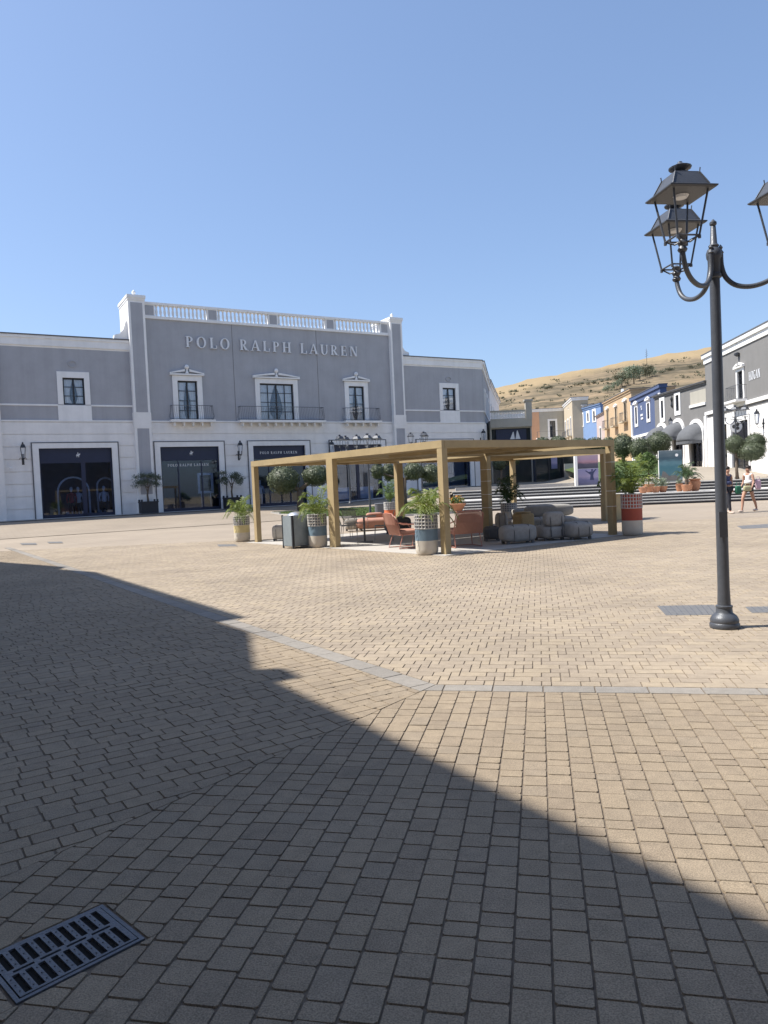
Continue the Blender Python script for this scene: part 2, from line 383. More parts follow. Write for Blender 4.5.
M['far_paving'] = joint_ground('far_paving', (.292, .24, .185), (.31, .255, .195), (.245, .20, .152), .24, .46, -.2, .05)
M['upper_paving'] = joint_ground('upper_paving', (.30, .262, .21), (.32, .275, .22), (.25, .215, .17), .3, .6, .1, .04)
M['slope_paving'] = joint_ground('slope_paving', (.262, .218, .168), (.28, .23, .178), (.225, .18, .138), .3, .6, .52, .04)
# ------------------------------------------------------------------ paving bricks (near part of the plaza, every brick modelled)
K = gnd(436, 684.5)
d1 = Vector((-.555, .832)).normalized(); n1 = Vector((d1.y, -d1.x))       # left stone strip, normal towards the plaza
d2 = Vector((.978, -.206)).normalized(); n2 = Vector((-d2.y, d2.x))       # right stone strip
if n1.dot(Vector((1, 1))) < 0: n1 = -n1
if n2.y < 0: n2 = -n2
Kv = Vector(K); W1, W2 = .20, .165
mt = Vector((-.60, -.80)); mn = Vector((.80, -.60))                        # mitre line and its normal (towards right field)
def clip(poly, n, c):                                                      # keep n.p >= c
    out = []
    for i in range(len(poly)):
        a, b = poly[i], poly[(i + 1) % len(poly)]
        da, db = n.dot(a) - c, n.dot(b) - c
        if da >= 0: out.append(a)
        if (da >= 0) != (db >= 0): out.append(a + (b - a) * (da / (da - db)))
    return out
def area(p): return .5 * sum(p[i].x * p[(i + 1) % len(p)].y - p[(i + 1) % len(p)].x * p[i].y for i in range(len(p)))
class Bricks:
    def __init__(s): s.v = []; s.f = []; s.a = []
    def add(s, poly, planes, dz=.0015, cor=.007):
        if area(poly) < 0: poly = poly[::-1]
        for n, c in planes:
            poly = clip(poly, n, c)
            if len(poly) < 3: return
        if area(poly) < 4e-4: return
        if cor:
            q = []
            for i in range(len(poly)):
                a, b, c = poly[i - 1], poly[i], poly[(i + 1) % len(poly)]
                l1, l2 = (a - b).length, (c - b).length
                if l1 < 1e-5 or l2 < 1e-5: continue
                k = cor * ru(.5, 1.5)
                q.append(b + (a - b) / l1 * min(k, l1 * .3)); q.append(b + (c - b) / l2 * min(k, l2 * .3))
            poly = q
        c = sum(poly, Vector((0, 0))) / len(poly); n = len(poly)
        z0 = ru(-dz, dz); tx, ty = ru(-.008, .008), ru(-.008, .008); b = len(s.v)
        for p in poly: s.v.append((p.x, p.y, -.012))
        for p in poly:
            q = c + (p - c) * (1 - .0032 / max((p - c).length, .02))
            s.v.append((q.x, q.y, z0 + tx * (q.x - c.x) + ty * (q.y - c.y)))
        r = rnd()
        s.f.append(tuple(range(b + n, b + 2 * n))); s.a.append(r)
        for i in range(n):
            j = (i + 1) % n
            s.f.append((b + i, b + j, b + n + j, b + n + i)); s.a.append(r)
    def build(s, name, m):
        o = MB(); o.v = s.v; o.f = s.f; o.a = s.a
        return o.build(name, m)
def seen(p, far, m=1.0): return .8 < p.y < far and abs(p.x) < .56 * p.y + m
def rect(c, a, b, la, lb):
    return [c - a * la - b * lb, c + a * la - b * lb, c + a * la + b * lb, c - a * la + b * lb]
PERG_C, PERG_M, PERG_L = Vector((1.30, 15.95)), Vector((-1.38, 19.3)), Vector((-4.0, 22.65))
PU = Vector((.82, .572)).normalized()
PERG_R = PERG_C + PU * 5.8; PERG_N = PERG_M + PU * 5.5; PERG_P = PERG_L + PU * 5.5
PERG_B = PERG_P + PU * 5.6; PERG_Q = PERG_N + PU * 5.7
GR0, GR1, GR2, GR3 = [Vector(gnd(*p)) for p in ((113, 905), (148, 942), (15, 1000), (-32, 958))]   # iron drain grate corners
gc = (GR0 + GR1 + GR2 + GR3) / 4; ga = ((GR1 + GR2) / 2 - (GR0 + GR3) / 2).normalized(); gb = Vector((-ga.y, ga.x))
GHA, GHB = .165, .215
def out_of_grate(p, m=.0): q = p - gc; return abs(q.dot(ga)) > GHA + m or abs(q.dot(gb)) > GHB + m
tan = Bricks(); FAR = 24.0
def cut_grate(c, a, b, la, lb, planes):
    poly = rect(c, a, b, la, lb); q = c - gc
    t_ = [Vector(v) for v in (poly if area(poly) > 0 else poly[::-1])]
    for n in (ga, -ga, gb, -gb):
        if len(t_) > 2: t_ = clip(t_, n, n.dot(gc) - (GHA if abs(n.dot(ga)) > .5 else GHB) - .01)
    if len(t_) > 2 and area(t_) > 1e-5:
        ngb = -gb
        for n, cc in ((ga, GHA + .01), (-ga, GHA + .01), (gb, GHB + .01), (ngb, GHB + .01)):
            pl = [(n, n.dot(gc) + cc)]
            if n is gb or n is ngb: pl += [(ga, ga.dot(gc) - GHA - .01), (-ga, -ga.dot(gc) - GHA - .01)]
            tan.add([Vector(v) for v in poly], planes + pl)
    else: tan.add(poly, planes)
J = .0022
# right field: columns across strip 2
pl1 = [(-n2, -(n2.dot(Kv) - W2 - J)), (mn, mn.dot(Kv) + J)]
u = -6.0
while u < 8.0:
    w = .124; v = -.1 * rnd() - .02
    while v > -6.5:
        L = random.choice([.085, .124, .124, .165])
        c = Kv + d2 * (u + w / 2) + n2 * (v - L / 2); v -= L
        if seen(c, 8, .9): cut_grate(c, d2, n2, w / 2 - J, L / 2 - J * .8, pl1)
    u += w
# left field: courses across strip 1
pl2 = [(-n1, -(n1.dot(Kv) - W1 - J)), (-mn, -(mn.dot(Kv)) + J)]
u = -9.0
while u < 22:
    w = .113; v = -.1 * rnd() - .04
    while v > -22:
        L = random.choice([.15, .15, .165, .19])
        c = Kv + d1 * (u + w / 2) + n1 * (v - L / 2); v -= L
        if seen(c, FAR, .9): cut_grate(c, d1, n1, w / 2 - J * .8, L / 2 - J, pl2)
    u += w
struct(tan.build('pavement_blocks', M['paver_tan']), 'tan concrete paving blocks laid in courses in the foreground', 'paving')
# plaza field: herringbone
yel = Bricks(); pl3 = [(n1, n1.dot(Kv) + J), (n2, n2.dot(Kv) + J)]
ea, eb = d2, n2
FAR = 24.0
def inperg(p):
    q = p - PERG_M; e = PERG_C - PERG_M
    return abs(q.dot(e.normalized())) < 3.6 and .6 < q.dot(PU) < 4.8
w = .127; U_ = .0722; v = 0.0; row = 0
while v < 34:
    u = -34 + (row % 6) * U_; row += 1; k = 0
    while u < 24:
        L = (2, 1, 3)[k % 3] * U_; k += 1; ctr = Kv + ea * (u + L / 2) + eb * (v + w / 2); u += L
        if seen(ctr, FAR, .9) and not inperg(ctr): yel.add(rect(ctr + Vector((ru(-1, 1), ru(-1, 1))) * .0008, ea, eb, L / 2 - .0026, w / 2 - .0013), pl3, .0008, .004 if ctr.y < 10 else 0)
    v += w
struct(yel.build('plaza_blocks', M['paver_yellow']), 'yellow beige herringbone paving of the plaza', 'paving')
# stone strips
st = Bricks()
u = -.3
while u < 24:
    c = Kv + d1 * (u + .185) - n1 * (W1 / 2)
    st.add(rect(c, d1, n1, .185 - .003, W1 / 2 - .003), [(-mn, -(mn.dot(Kv)) + .002)], .0006, .004)
    u += .37
u = -.3
while u < 9:
    c = Kv + d2 * (u + .185) - n2 * (W2 / 2)
    st.add(rect(c, d2, n2, .185 - .003, W2 / 2 - .003), [(mn, mn.dot(Kv) + .002)], .0006, .004)
    u += .37
struct(st.build('stone_border', M['strip_paver']), 'light grey stone strip bordering the herringbone paving', 'paving')
# sand under the blocks, far plaza sheet, upper terrace and street
def hull_sheet():
    o = MB()
    o.add([(-.56 * .8 - .9, .8, -.0065), (.56 * .8 + .9, .8, -.0065), (.56 * FAR + .9, FAR, -.0065), (-.56 * FAR - .9, FAR, -.0065)], [(0, 1, 2, 3)])
    return o
struct(hull_sheet().build('joint_sand', M['joint_sand']))
def drape(pts, step, off, name, m, hf=h, inner=True):
    x0, x1 = min(p[0] for p in pts), max(p[0] for p in pts); y0, y1 = min(p[1] for p in pts), max(p[1] for p in pts)
    b = []
    for i in range(len(pts)):
        a, c = Vector(pts[i]), Vector(pts[(i + 1) % len(pts)]); n = max(1, int((c - a).length / step))
        b += [a + (c - a) * (k / n) for k in range(n)]
    nb = len(b); P = list(b)
    nx, ny = int((x1 - x0) / step), int((y1 - y0) / step)
    for i in range(1, nx):
        for j in range(1, ny):
            q = Vector((x0 + i * step, y0 + j * step))
            ins = False
            for k in range(len(pts)):
                (ax, ay), (bx, by) = pts[k], pts[(k + 1) % len(pts)]
                if (ay > q.y) != (by > q.y) and q.x < (bx - ax) * (q.y - ay) / (by - ay) + ax: ins = not ins
            if ins: P.append(q)
    vs, es, fs, *_ = delaunay_2d_cdt(P, [(i, (i + 1) % nb) for i in range(nb)], [], 1, 1e-5)
    o = MB(); o.add([(v.x, v.y, hf(v.x, v.y) + off) for v in vs], [tuple(f) for f in fs])
    return o
struct(drape([(-45, -12), (45, -12), (45, 33.4), (4, 39.6), (4.01, 44.8), (3, 46), (-6, 70), (-45, 58)], 1.0, -.013, 'p', None).build('plaza_pavement', M['far_paving']))
G0 = MB(); G0.add([(-900, -300, -.35), (900, -300, -.35), (900, 1200, -.35), (-900, 1200, -.35)], [(0, 1, 2, 3)])
M['dry_ground'] = mat('dry_ground', (.40, .31, .18), .95, .2, .02)
struct(G0.build('ground', M['dry_ground']))
def stair_y(X, t): return 39.0 - .155 * (X - 4.0) + t
struct(drape([(0.5, 46.5), (4.0, stair_y(4, 5.9)), (34, stair_y(34, 5.9)), (34, 125), (-6, 125), (-6, 70)], 1.3, -.005, 'p', None,
             lambda X, Y: h(X, max(Y, stair_y(X, 5.7)))).build('street_pavement', M['upper_paving']))
# steps: white treads over dark risers
SX0, SX1 = 4.2, 33.0
def tri_band(m, x0, x1, t0, t1, z0, z1):
    p = [(x0, stair_y(x0, t0)), (x1, stair_y(x1, t0)), (x1, stair_y(x1, t1)), (x0, stair_y(x0, t1))]
    m.prism(p, z0, z1)
tread = MB(); riser = MB()
lv = [(0, .135), (.36, .27), (.72, .405), (1.08, .54), (4.7, .70), (5.06, .86), (5.42, 1.02)]
for i, (t, z) in enumerate(lv):
    t1 = lv[i + 1][0] + .06 if i + 1 < len(lv) else 6.4
    tri_band(tread, SX0, SX1, t - .0, t1, z - .045, z)
    tri_band(riser, SX0, SX1, t + .035, t1 + .3, (lv[i - 1][1] if i else -.1) - .05, z - .0455)
steps = empty('steps', 'wide white stone steps with dark risers behind the pergola', 'steps', kind='structure')
tread.build('tread', M['step_stone'], steps); riser.build('riser', M['step_riser'], steps)
# ------------------------------------------------------------------ lettering (own serif capitals)
def _arc(cx, cy, rx, ry, a0, a1, n=14): return [(cx + rx * math.cos(math.radians(a0 + (a1 - a0) * i / n)), cy + ry * math.sin(math.radians(a0 + (a1 - a0) * i / n))) for i in range(n + 1)]
def glyph(ch):                       # list of ('p', polygon) or ('r', outer, inner); width
    T, t, s = .17, .065, .055
    def st(x, T=T, lo=0, hi=1): return [('p', [(x, lo), (x + T, lo), (x + T, hi), (x, hi)])]
    def sf(x, T=T, top=True, bot=True):
        r = []
        if bot: r.append(('p', [(x - .07, 0), (x + T + .07, 0), (x + T + .07, s), (x - .07, s)]))
        if top: r.append(('p', [(x - .07, 1 - s), (x + T + .07, 1 - s), (x + T + .07, 1), (x - .07, 1)]))
        return r
    def q(x0, x1, x2, x3, y0=0, y1=1): return [('p', [(x0, y0), (x1, y0), (x3, y1), (x2, y1)])]
    def bar(x0, x1, y, t=t): return [('p', [(x0, y), (x1, y), (x1, y + t), (x0, y + t)])]
    if ch in 'PR':
        g = st(.1) + sf(.1, top=True) + [('r', _arc(.3, .735, .33, .265, 90, -90), _arc(.3, .735, .33 - T, .265 - t, 90, -90))] + bar(.2, .31, 1 - t) + bar(.2, .31, .47)
        if ch == 'R': return g + q(.52, .74, .28, .46, 0, .48) + bar(.5, .82, 0, s), .82
        return g, .70
    if ch in 'OQ': return [('r', _arc(.44, .5, .42, .52, 0, 360, 28), _arc(.44, .5, .42 - T, .52 - t, 0, 360, 28))], .90
    if ch in 'CG':
        g = [('r', _arc(.46, .5, .43, .52, 48, 312, 24), _arc(.46, .5, .43 - T, .52 - t, 48, 312, 24))]
        if ch == 'G': g += st(.62, .16, .1, .46) + bar(.52, .86, .42)
        else: g += st(.7, .07, .7, .98)
        return g, .88
    if ch == 'L': return st(.1) + sf(.1) + bar(.2, .66, 0) + st(.6, .06, 0, .3), .70
    if ch == 'E': return st(.1) + sf(.1) + bar(.2, .66, 0) + bar(.2, .62, 1 - t) + bar(.2, .5, .48) + st(.6, .06, 0, .26) + st(.57, .05, .76, 1) + st(.46, .05, .38, .66), .72
    if ch == 'A': return q(.03, .11, .38, .45) + q(.62, .82, .36, .50) + bar(.2, .66, .3) + bar(-.05, .2, 0, s) + bar(.55, .9, 0, s), .86
    if ch == 'H': return st(.1) + sf(.1) + st(.62) + sf(.62) + bar(.2, .64, .48), .9
    if ch == 'U': return st(.1, T, .3, 1) + sf(.1, bot=False) + st(.66, .08, .3, 1) + sf(.66, .08, bot=False) + [('r', _arc(.42, .33, .32, .35, 180, 360), _arc(.445, .33, .32 - .15, .35 - t, 180, 360))], .84
    if ch == 'N': return st(.1, .07) + sf(.1, .07) + st(.7, .07) + sf(.7, .07, bot=False) + q(.6, .8, .1, .28), .86
    return [], .38
def text_mesh(txt, size, depth, sp=.1, name='lettering', m=None, parent=None, c=(0, 0, 0)):
    mb = MB(); x = 0; k = 0
    W = sum(glyph(c_)[1] + sp for c_ in txt) - sp
    for ch in txt:
        g, wd = glyph(ch)
        for e in g:
            k = (k + 1) % 7; y0 = c[1] - depth - k * .0007 * (1 if depth > .004 else .2)
            if e[0] == 'p':
                mb.prism_y([(c[0] + (px + x - W / 2) * size, c[2] + py * size) for px, py in e[1]], y0, c[1])
            else:
                f = lambda P: [(c[0] + (px + x - W / 2) * size, c[2] + py * size) for px, py in P]
                mb.ring(f(e[1]), f(e[2]), y0, c[1])
        x += wd + sp
    return mb.build(name, m, parent), W * size
# ------------------------------------------------------------------ building pieces
def make_window(par, x0, x1, z0, z1, nx, nz, y=.0, bar=.062, curtain=True, glass='glass', depth=.16, name='window'):
    fr = MB(); b = bar
    fr.box(x0, x0 + b * 1.4, y + depth - .07, y + depth, z0, z1); fr.box(x1 - b * 1.4, x1, y + depth - .07, y + depth, z0, z1)
    fr.box(x0 + b * 1.4, x1 - b * 1.4, y + depth - .07, y + depth, z0, z0 + b * 1.4); fr.box(x0 + b * 1.4, x1 - b * 1.4, y + depth - .07, y + depth, z1 - b * 1.4, z1)
    for i in range(1, nx):
        xx = x0 + (x1 - x0) * i / nx; k = b * (1.6 if (nx == 2 or i == nx // 2) else .8)
        fr.box(xx - k / 2, xx + k / 2, y + depth - .06, y + depth - .005, z0 + b * 1.4, z1 - b * 1.4)
    for j in range(1, nz):
        zz = z0 + (z1 - z0) * j / nz; fr.box(x0 + b * 1.4, x1 - b * 1.4, y + depth - .052, y + depth - .01, zz - b * .35, zz + b * .35)
    f = fr.build(name, M['dark_frame'], par)
    MB().box(x0 + b, x1 - b, y + depth - .035, y + depth - .03, z0 + b, z1 - b).build('pane', M[glass], f)
    bk = MB().box(x0 - .02, x1 + .02, y + depth + .45, y + depth + .5, z0 - .02, z1 + .02)
    bk.build('dark_room', M['interior'], f)
    if curtain:
        for sgn in (0, 1):
            cu = MB(); n = 10; xe = x1 - b if sgn else x0 + b; half = (x1 - x0) / 2 - b; V = []; Fc = []
            for j in range(n + 1):
                t = j / n; zz = z1 - b - (z1 - z0 - 2 * b) * t
                wd = half * (.97 - .62 * math.sin(min(t / .75, 1) * PI * .5) * .62 + (.25 if t > .75 else 0) * (t - .75) * 4)
                for k in range(7):
                    xx = xe + (-1 if sgn else 1) * wd * k / 6
                    V.append((xx, y + depth + .06 + .02 * math.sin(k * 2.3), zz))
            for j in range(n):
                for k in range(6): Fc.append((j * 7 + k, j * 7 + k + 1, j * 7 + k + 8, j * 7 + k + 7))
            cu.add(V, Fc); cu.build('curtain', M['curtain'], f)
    return f
def surround(par, x0, x1, z0, z1, ws, wt, y=0.0, wb=0.0, proud=.07, m='white_trim', name='window_surround'):
    mb = MB()
    mb.box(x0 - ws, x0, y - proud, y + .05, z0 - wb, z1 + wt); mb.box(x1, x1 + ws, y - proud, y + .05, z0 - wb, z1 + wt)
    mb.box(x0, x1, y - proud, y + .05, z1, z1 + wt)
    if wb: mb.box(x0, x1, y - proud, y + .05, z0 - wb, z0)
    return mb.build(name, M[m], par)
def railing(par, x0, x1, z0, zt, y0, belly=.0, sides=True, step=.13, m='rail_iron', name='railing'):
    mb = MB(); d = -y0
    def bar(x, y, dx, dy):
        pts = [(x, y, z0), (x + dx * belly, y + dy * belly, z0 + (zt - z0) * .25), (x + dx * belly * .4, y + dy * belly * .4, z0 + (zt - z0) * .6), (x, y, zt)]
        mb.tube(pts if belly else [pts[0], pts[-1]], .0075, 5, False)
    n = max(2, int((x1 - x0) / step))
    for i in range(n + 1): bar(x0 + (x1 - x0) * i / n, y0, 0, -1)
    if sides:
        k = max(1, int(d / step))
        for i in range(1, k):
            for xx, sg in ((x0, -1), (x1, 1)): bar(xx, y0 * (1 - i / k), sg, 0)
    r = [(x0, 0, zt), (x0, y0, zt), (x1, y0, zt), (x1, 0, zt)] if sides else [(x0, y0, zt), (x1, y0, zt)]
    for a, b in zip(r, r[1:]): mb.tube([a, b], .02, 6)
    for a, b in zip(r, r[1:]): mb.tube([(a[0], a[1], z0 + .05), (b[0], b[1], z0 + .05)], .014, 5)
    return mb.build(name, M[m], par)
def pediment(par, x0, x1, z, y=0.0, ball=True, hh=.38):
    mb = MB(); c = (x0 + x1) / 2
    mb.box(x0, x1, y - .2, y, z, z + .09)
    for sg in (-1, 1):
        e = c + sg * (x1 - x0) / 2; k = c + sg * .14
        mb.prism_y([(e, z + .092), (e, z + .16), (k, z + hh), (k, z + hh - .14)][::(1 if sg < 0 else -1)], y - .18, y)
    if ball: mb.lathe([(.02, z + .05), (.12, z + .12), (.06, z + hh - .1), (.05, z + hh), (.13, z + hh + .07), (.15, z + hh + .15), (.1, z + hh + .26), (.02, z + hh + .3)], 12, (c, y - .1, 0))
    return mb.build('pediment', M['white_trim'], par)
def lower_courses(s0, s1, z0, z1, holes, n, y=-.07):
    mb = MB(); hgt = (z1 - z0) / n; nb = .05
    mb.wall(s0, s1, z0 - .6, z1, holes, -.02, .25)
    for i in range(n):
        a = z0 + i * hgt if i else z0 - .6
        mb.wall(s0, s1, a, z0 + (i + 1) * hgt - nb, holes, y, -.0205)
    return mb
MB_LOC = (MF.o[0], MF.o[1], 0)
bld = empty('shop_building', 'grey and white two storey fashion store with POLO RALPH LAUREN letters and a balustrade', 'building', MB_LOC, MF.rz)
def bx(x0, y0, x1, y1): return MF.box(x0, y0, x1, y1)
Z_ROOF, Z_LINE, Z_BAND, Z_BR0, Z_BR1, Z_TOW = 11.2, 7.15, 6.2, 12.6, 13.62, 13.75
S_T1, S_C0, S_C1, S_T2, S_R1 = 7.63, 8.62, 26.2, 27.2, 34.75
wl = bx(63, 378, 84.6, 405.5); wr = bx(442.6, 388, 455.4, 408.7)
w1 = bx(178, 381, 197.6, 417.6); w2 = bx(260, 383.6, 293.5, 418.2); w3 = bx(348.7, 386.5, 364, 419)
dz_top = 4.72
D = [bx(40.6, 449.7, 113.6, 518.3), bx(161.5, 447.6, 220, 511.6), bx(254, 446.3, 306, 506), bx(334.7, 445.6, 382, 502), bx(420.5, 441, 470, 490)]
D = [(a, b, (.5 if i < 4 else .85), 4.62) for i, (a, b, c, d) in enumerate(D)]
print('D', [(round(a, 2), round(b, 2), round(c, 2), round(d, 2)) for a, b, c, d in D], 'w', w1, w2, w3, wl, wr)
w1 = (*w1[:2], Z_BAND + .1, w1[3]); w2 = (*w2[:2], Z_BAND + .1, w1[3]); w3 = (*w3[:2], Z_BAND + .1, w1[3])
DEP = 14
# wings: upper walls
def wing(s0, s1, win):
    MB().wall(s0, s1, Z_BAND, Z_ROOF - .72, [win], 0, .3).build('upper_wall', M['grey_plaster'], bld)
    b = MB(); b.box(s0, s1, .001, .35, Z_ROOF - .72, Z_ROOF - .2); b.box(s0 - .0, s1, -.08, .36, Z_ROOF - .62, Z_ROOF - .2)
    b.box(s0, s1, -.13, .37, Z_ROOF - .2, Z_ROOF - .05); b.build('cornice', M['white_trim'], bld)
    MB().box(s0, s1, -.17, DEP, Z_ROOF - .05, Z_ROOF + .02).build('roof', M['roof_grey'], bld)
    lb = MB(); c0, c1 = win[0] - .3, win[1] + .3
    for qa, qb in ((s0, c0 - .02), (c1 + .02, s1)): MB().box(qa, qb, -.05, .0, Z_LINE - .05, Z_LINE + .05).build('string_course', M['white_trim'], bld)
    MB().box(c0 - .03, c1 + .03, -.065, .0, Z_BAND + .001, Z_LINE).build('window_apron', M['white_trim'], bld)
    surround(bld, win[0], win[1], win[2], win[3], .3, .36, 0, 0, .07)
    make_window(bld, win[0], win[1], win[2], win[3], 2, 3, 0)
    md = MB(); cc = (win[0] + win[1]) / 2
    md.ring(_arc(cc, Z_ROOF - 1.6, .26, .2, 0, 360, 20), _arc(cc, Z_ROOF - 1.6, .2, .14, 0, 360, 20), -.05, 0)
    md.build('oval_medallion', M['grey_plaster'], bld)
wing(0.35, S_T1, (wl[0], wl[1], Z_LINE + .04, wl[3])); wing(S_T2, S_R1, (wr[0], wr[1], Z_LINE + .04, wr[3]))
# a wing beyond the left end, outside the picture
MB().box(-9, -.55, .0, .3, Z_BAND, Z_ROOF - .72).build('upper_wall', M['grey_plaster'], bld)
MB().box(-9, .35, -.14, DEP, Z_ROOF - .72, Z_ROOF).build('cornice', M['white_trim'], bld)
lower_courses(-9, -.55, .45, Z_BAND - .02, [], 8).build('lower_wall', M['white_plaster'], bld)
pc = MB(); pc.box(-.55, .35, -.3, .3, -.3, Z_BAND); pc.box(-.55, .35, -.25, .3, Z_BAND, Z_ROOF - .72); pc.build('pilaster', M['white_plaster'], bld)
# centre block upper wall
MB().wall(S_C0, S_C1, Z_BAND, Z_BR0, [w1, w2, w3], -.02, .3).build('upper_wall', M['grey_plaster'], bld)
MB().box(S_C0, S_C1, .3, DEP, Z_BR0 - .3, Z_BR0 - .15).build('roof', M['roof_grey'], bld)
mj = MB()
for px in (232, 316): sx = MF.at(px, 340)[0]; MB().box(sx - .015, sx + .015, -.028, -.019, Z_BAND + .1, Z_BR0).build('wall_joint', M['grate_far'], bld)
# lower wall
hol = [(a - .0, b + .0, -1, d) for a, b, c, d in D]
H2 = [(a - .34, b + .34, -1, d + .3) for a, b, c, d in D]
lower_courses(.35, S_T1, .45, Z_BAND - .02, [H2[0]], 8).build('lower_wall', M['white_plaster'], bld)
lower_courses(S_C0, S_C1, .45, Z_BAND - .02, H2[1:4], 8).build('lower_wall', M['white_plaster'], bld)
lower_courses(S_T2, S_R1, .45, Z_BAND - .02, [H2[4]], 8).build('lower_wall', M['white_plaster'], bld)
lb = MB()
for a, b in ((.35, S_T1), (S_C0, S_C1), (S_T2, S_R1)): MB().box(a, b, -.1, .0, Z_BAND - .02, Z_BAND + .07).build('string_course', M['white_trim'], bld)
# towers
for a, b in ((S_T1, S_C0), (S_C1, S_T2)):
    t = MB(); t.box(a, b, -.35, 2.3, -.3, Z_TOW - .15)
    t.box(a - .03, b + .03, -.39, 2.34, Z_TOW - .15, Z_TOW - .02); t.box(a - .07, b + .07, -.43, 2.38, Z_TOW - .02, Z_TOW + .1); t.box(a - .06, b + .06, -.42, 2.4, Z_TOW + .1, Z_TOW + .16)
    tw = t.build('tower', M['white_trim'], bld)
    MB().box(a + .14, b - .14, -.362, -.345, Z_BAND + .55, Z_TOW - .3).build('grey_panel', M['grey_plaster'], tw)
    MB().box(a + .14, b - .14, -.362, -.345, 1.7, Z_BAND - .45).build('grey_panel', M['grey_plaster'], tw)
    MB().box(a - .03, b + .03, -.37, .0, Z_BAND - .44, Z_BAND + .54).build('tower_band', M['white_plaster'], tw)
    MB().box(a - .05, b + .05, -.40, .0, -.3, 1.55).build('tower_plinth', M['white_plaster'], tw)
    MB().lathe([(.12, 0), (.14, .05), (.05, .12), (.11, .22), (.12, .3), (.04, .4), (.01, .44)], 12, ((a + b) / 2, .2, Z_TOW + .16)).build('finial', M['white_trim'], tw, True)
    vz = Z_ROOF + .02; sg = -1 if a < 10 else 1; e = a if a < 10 else b
    vol = [(e, vz), (e + sg * .85, vz), (e + sg * .8, vz + .28), (e + sg * .5, vz + .36), (e + sg * .25, vz + .65), (e + sg * .12, vz + 1.1), (e, vz + 1.25)]
    MB().prism_y(vol if sg > 0 else vol[::-1], .1, .55).build('scroll_bracket', M['white_trim'], tw)
# balustrade
bal = MB(); bal.box(S_C0, S_C1, -.12, .32, Z_BR0, Z_BR0 + .16); bal.box(S_C0, S_C1, -.1, .3, Z_BR1 - .14, Z_BR1)
bo = bal.build('balustrade', M['white_trim'], bld)
pz = [MF.at((a + b) / 2, 312)[0] for a, b in ((144, 153), (208, 216), (268, 277), (325.6, 332.7), (377, 384))]
pz[0] = S_C0 + .34; pz[-1] = S_C1 - .34
bm0 = MB().lathe([(.09, 0), (.09, .05), (.05, .09), (.085, .25), (.075, .38), (.045, .55), (.07, .62), (.07, .68), (.09, .70), (.09, .72)], 10).mesh('baluster', M['white_trim'])
bm0.polygons.foreach_set('use_smooth', [True] * len(bm0.polygons))
for i, p in enumerate(pz):
    pm = MB().box(p - .34, p + .34, -.05, .25, Z_BR0 + .16, Z_BR1 - .14).build('pier', M['white_trim'], bo)
    MB().box(p - .26, p + .26, -.062, -.04, Z_BR0 + .22, Z_BR1 - .2).build('pier_panel', M['grey_plaster'], pm)
    if i < 4:
        a, b = p + .34, pz[i + 1] - .34; n = 13
        for k in range(n):
            q = link(bpy.data.objects.new('baluster', bm0), bo); q.location = (a + (b - a) * (k + .5) / n, .1, Z_BR0 + .16); q.scale.z = (Z_BR1 - .14 - Z_BR0 - .16) / .72
# french windows with balconies
for (win, nx, px0, px1) in ((w1, 2, 169, 213), (w2, 4, 237, 322.5), (w3, 2, 341.6, 378)):
    ws = .32
    surround(bld, win[0], win[1], win[2] - .1, win[3], ws, .32, -.02, 0, .09)
    pediment(bld, win[0] - ws - .14, win[1] + ws + .14, win[3] + .34, -.03)
    make_window(bld, *win, nx, 4, -.02)
    s0, s1 = MF.at(px0, 420)[0], MF.at(px1, 420)[0]
    sl = MB(); sl.box(s0, s1, -.62, -.041, Z_BAND - .05, Z_BAND + .1)
    nbk = max(3, int((s1 - s0) / .55))
    for k in range(nbk):
        xx = s0 + .25 + (s1 - s0 - .5) * k / (nbk - 1); sl.prism_y([(xx - .06, Z_BAND - .06), (xx + .06, Z_BAND - .06), (xx + .03, Z_BAND - .3), (xx - .03, Z_BAND - .3)][::-1], -.5, -.041)
    so = sl.build('balcony', M['white_trim'], bld)
    railing(so, s0 + .12, s1 - .12, Z_BAND + .1, Z_BAND + 1.0, -.5, .13, True, .12)
# main lettering
zt = MF.at(195, 348)[1]; s0, s1 = MF.at(185, 343)[0], MF.at(356.5, 352)[0]
SP = .27; adv = lambda t_: sum(glyph(c_)[1] + SP for c_ in t_)
wd = adv('POLO RALPH LAUREN') - SP; words = []; x = -wd / 2
for wo in ('POLO', 'RALPH', 'LAUREN'):
    ww = adv(wo) - SP; lt, _ = text_mesh(wo, 1.0, .1, SP, 'lettering', M['letter'], bld, (x + ww / 2, 0, 0)); words.append(lt); x += adv(wo + ' ')
print('letters', zt, s0, s1, wd); k = (s1 - s0) / wd

for lt in words: lt.scale = (k, 1, .70); lt.location = ((s0 + s1) / 2, -.05, zt)
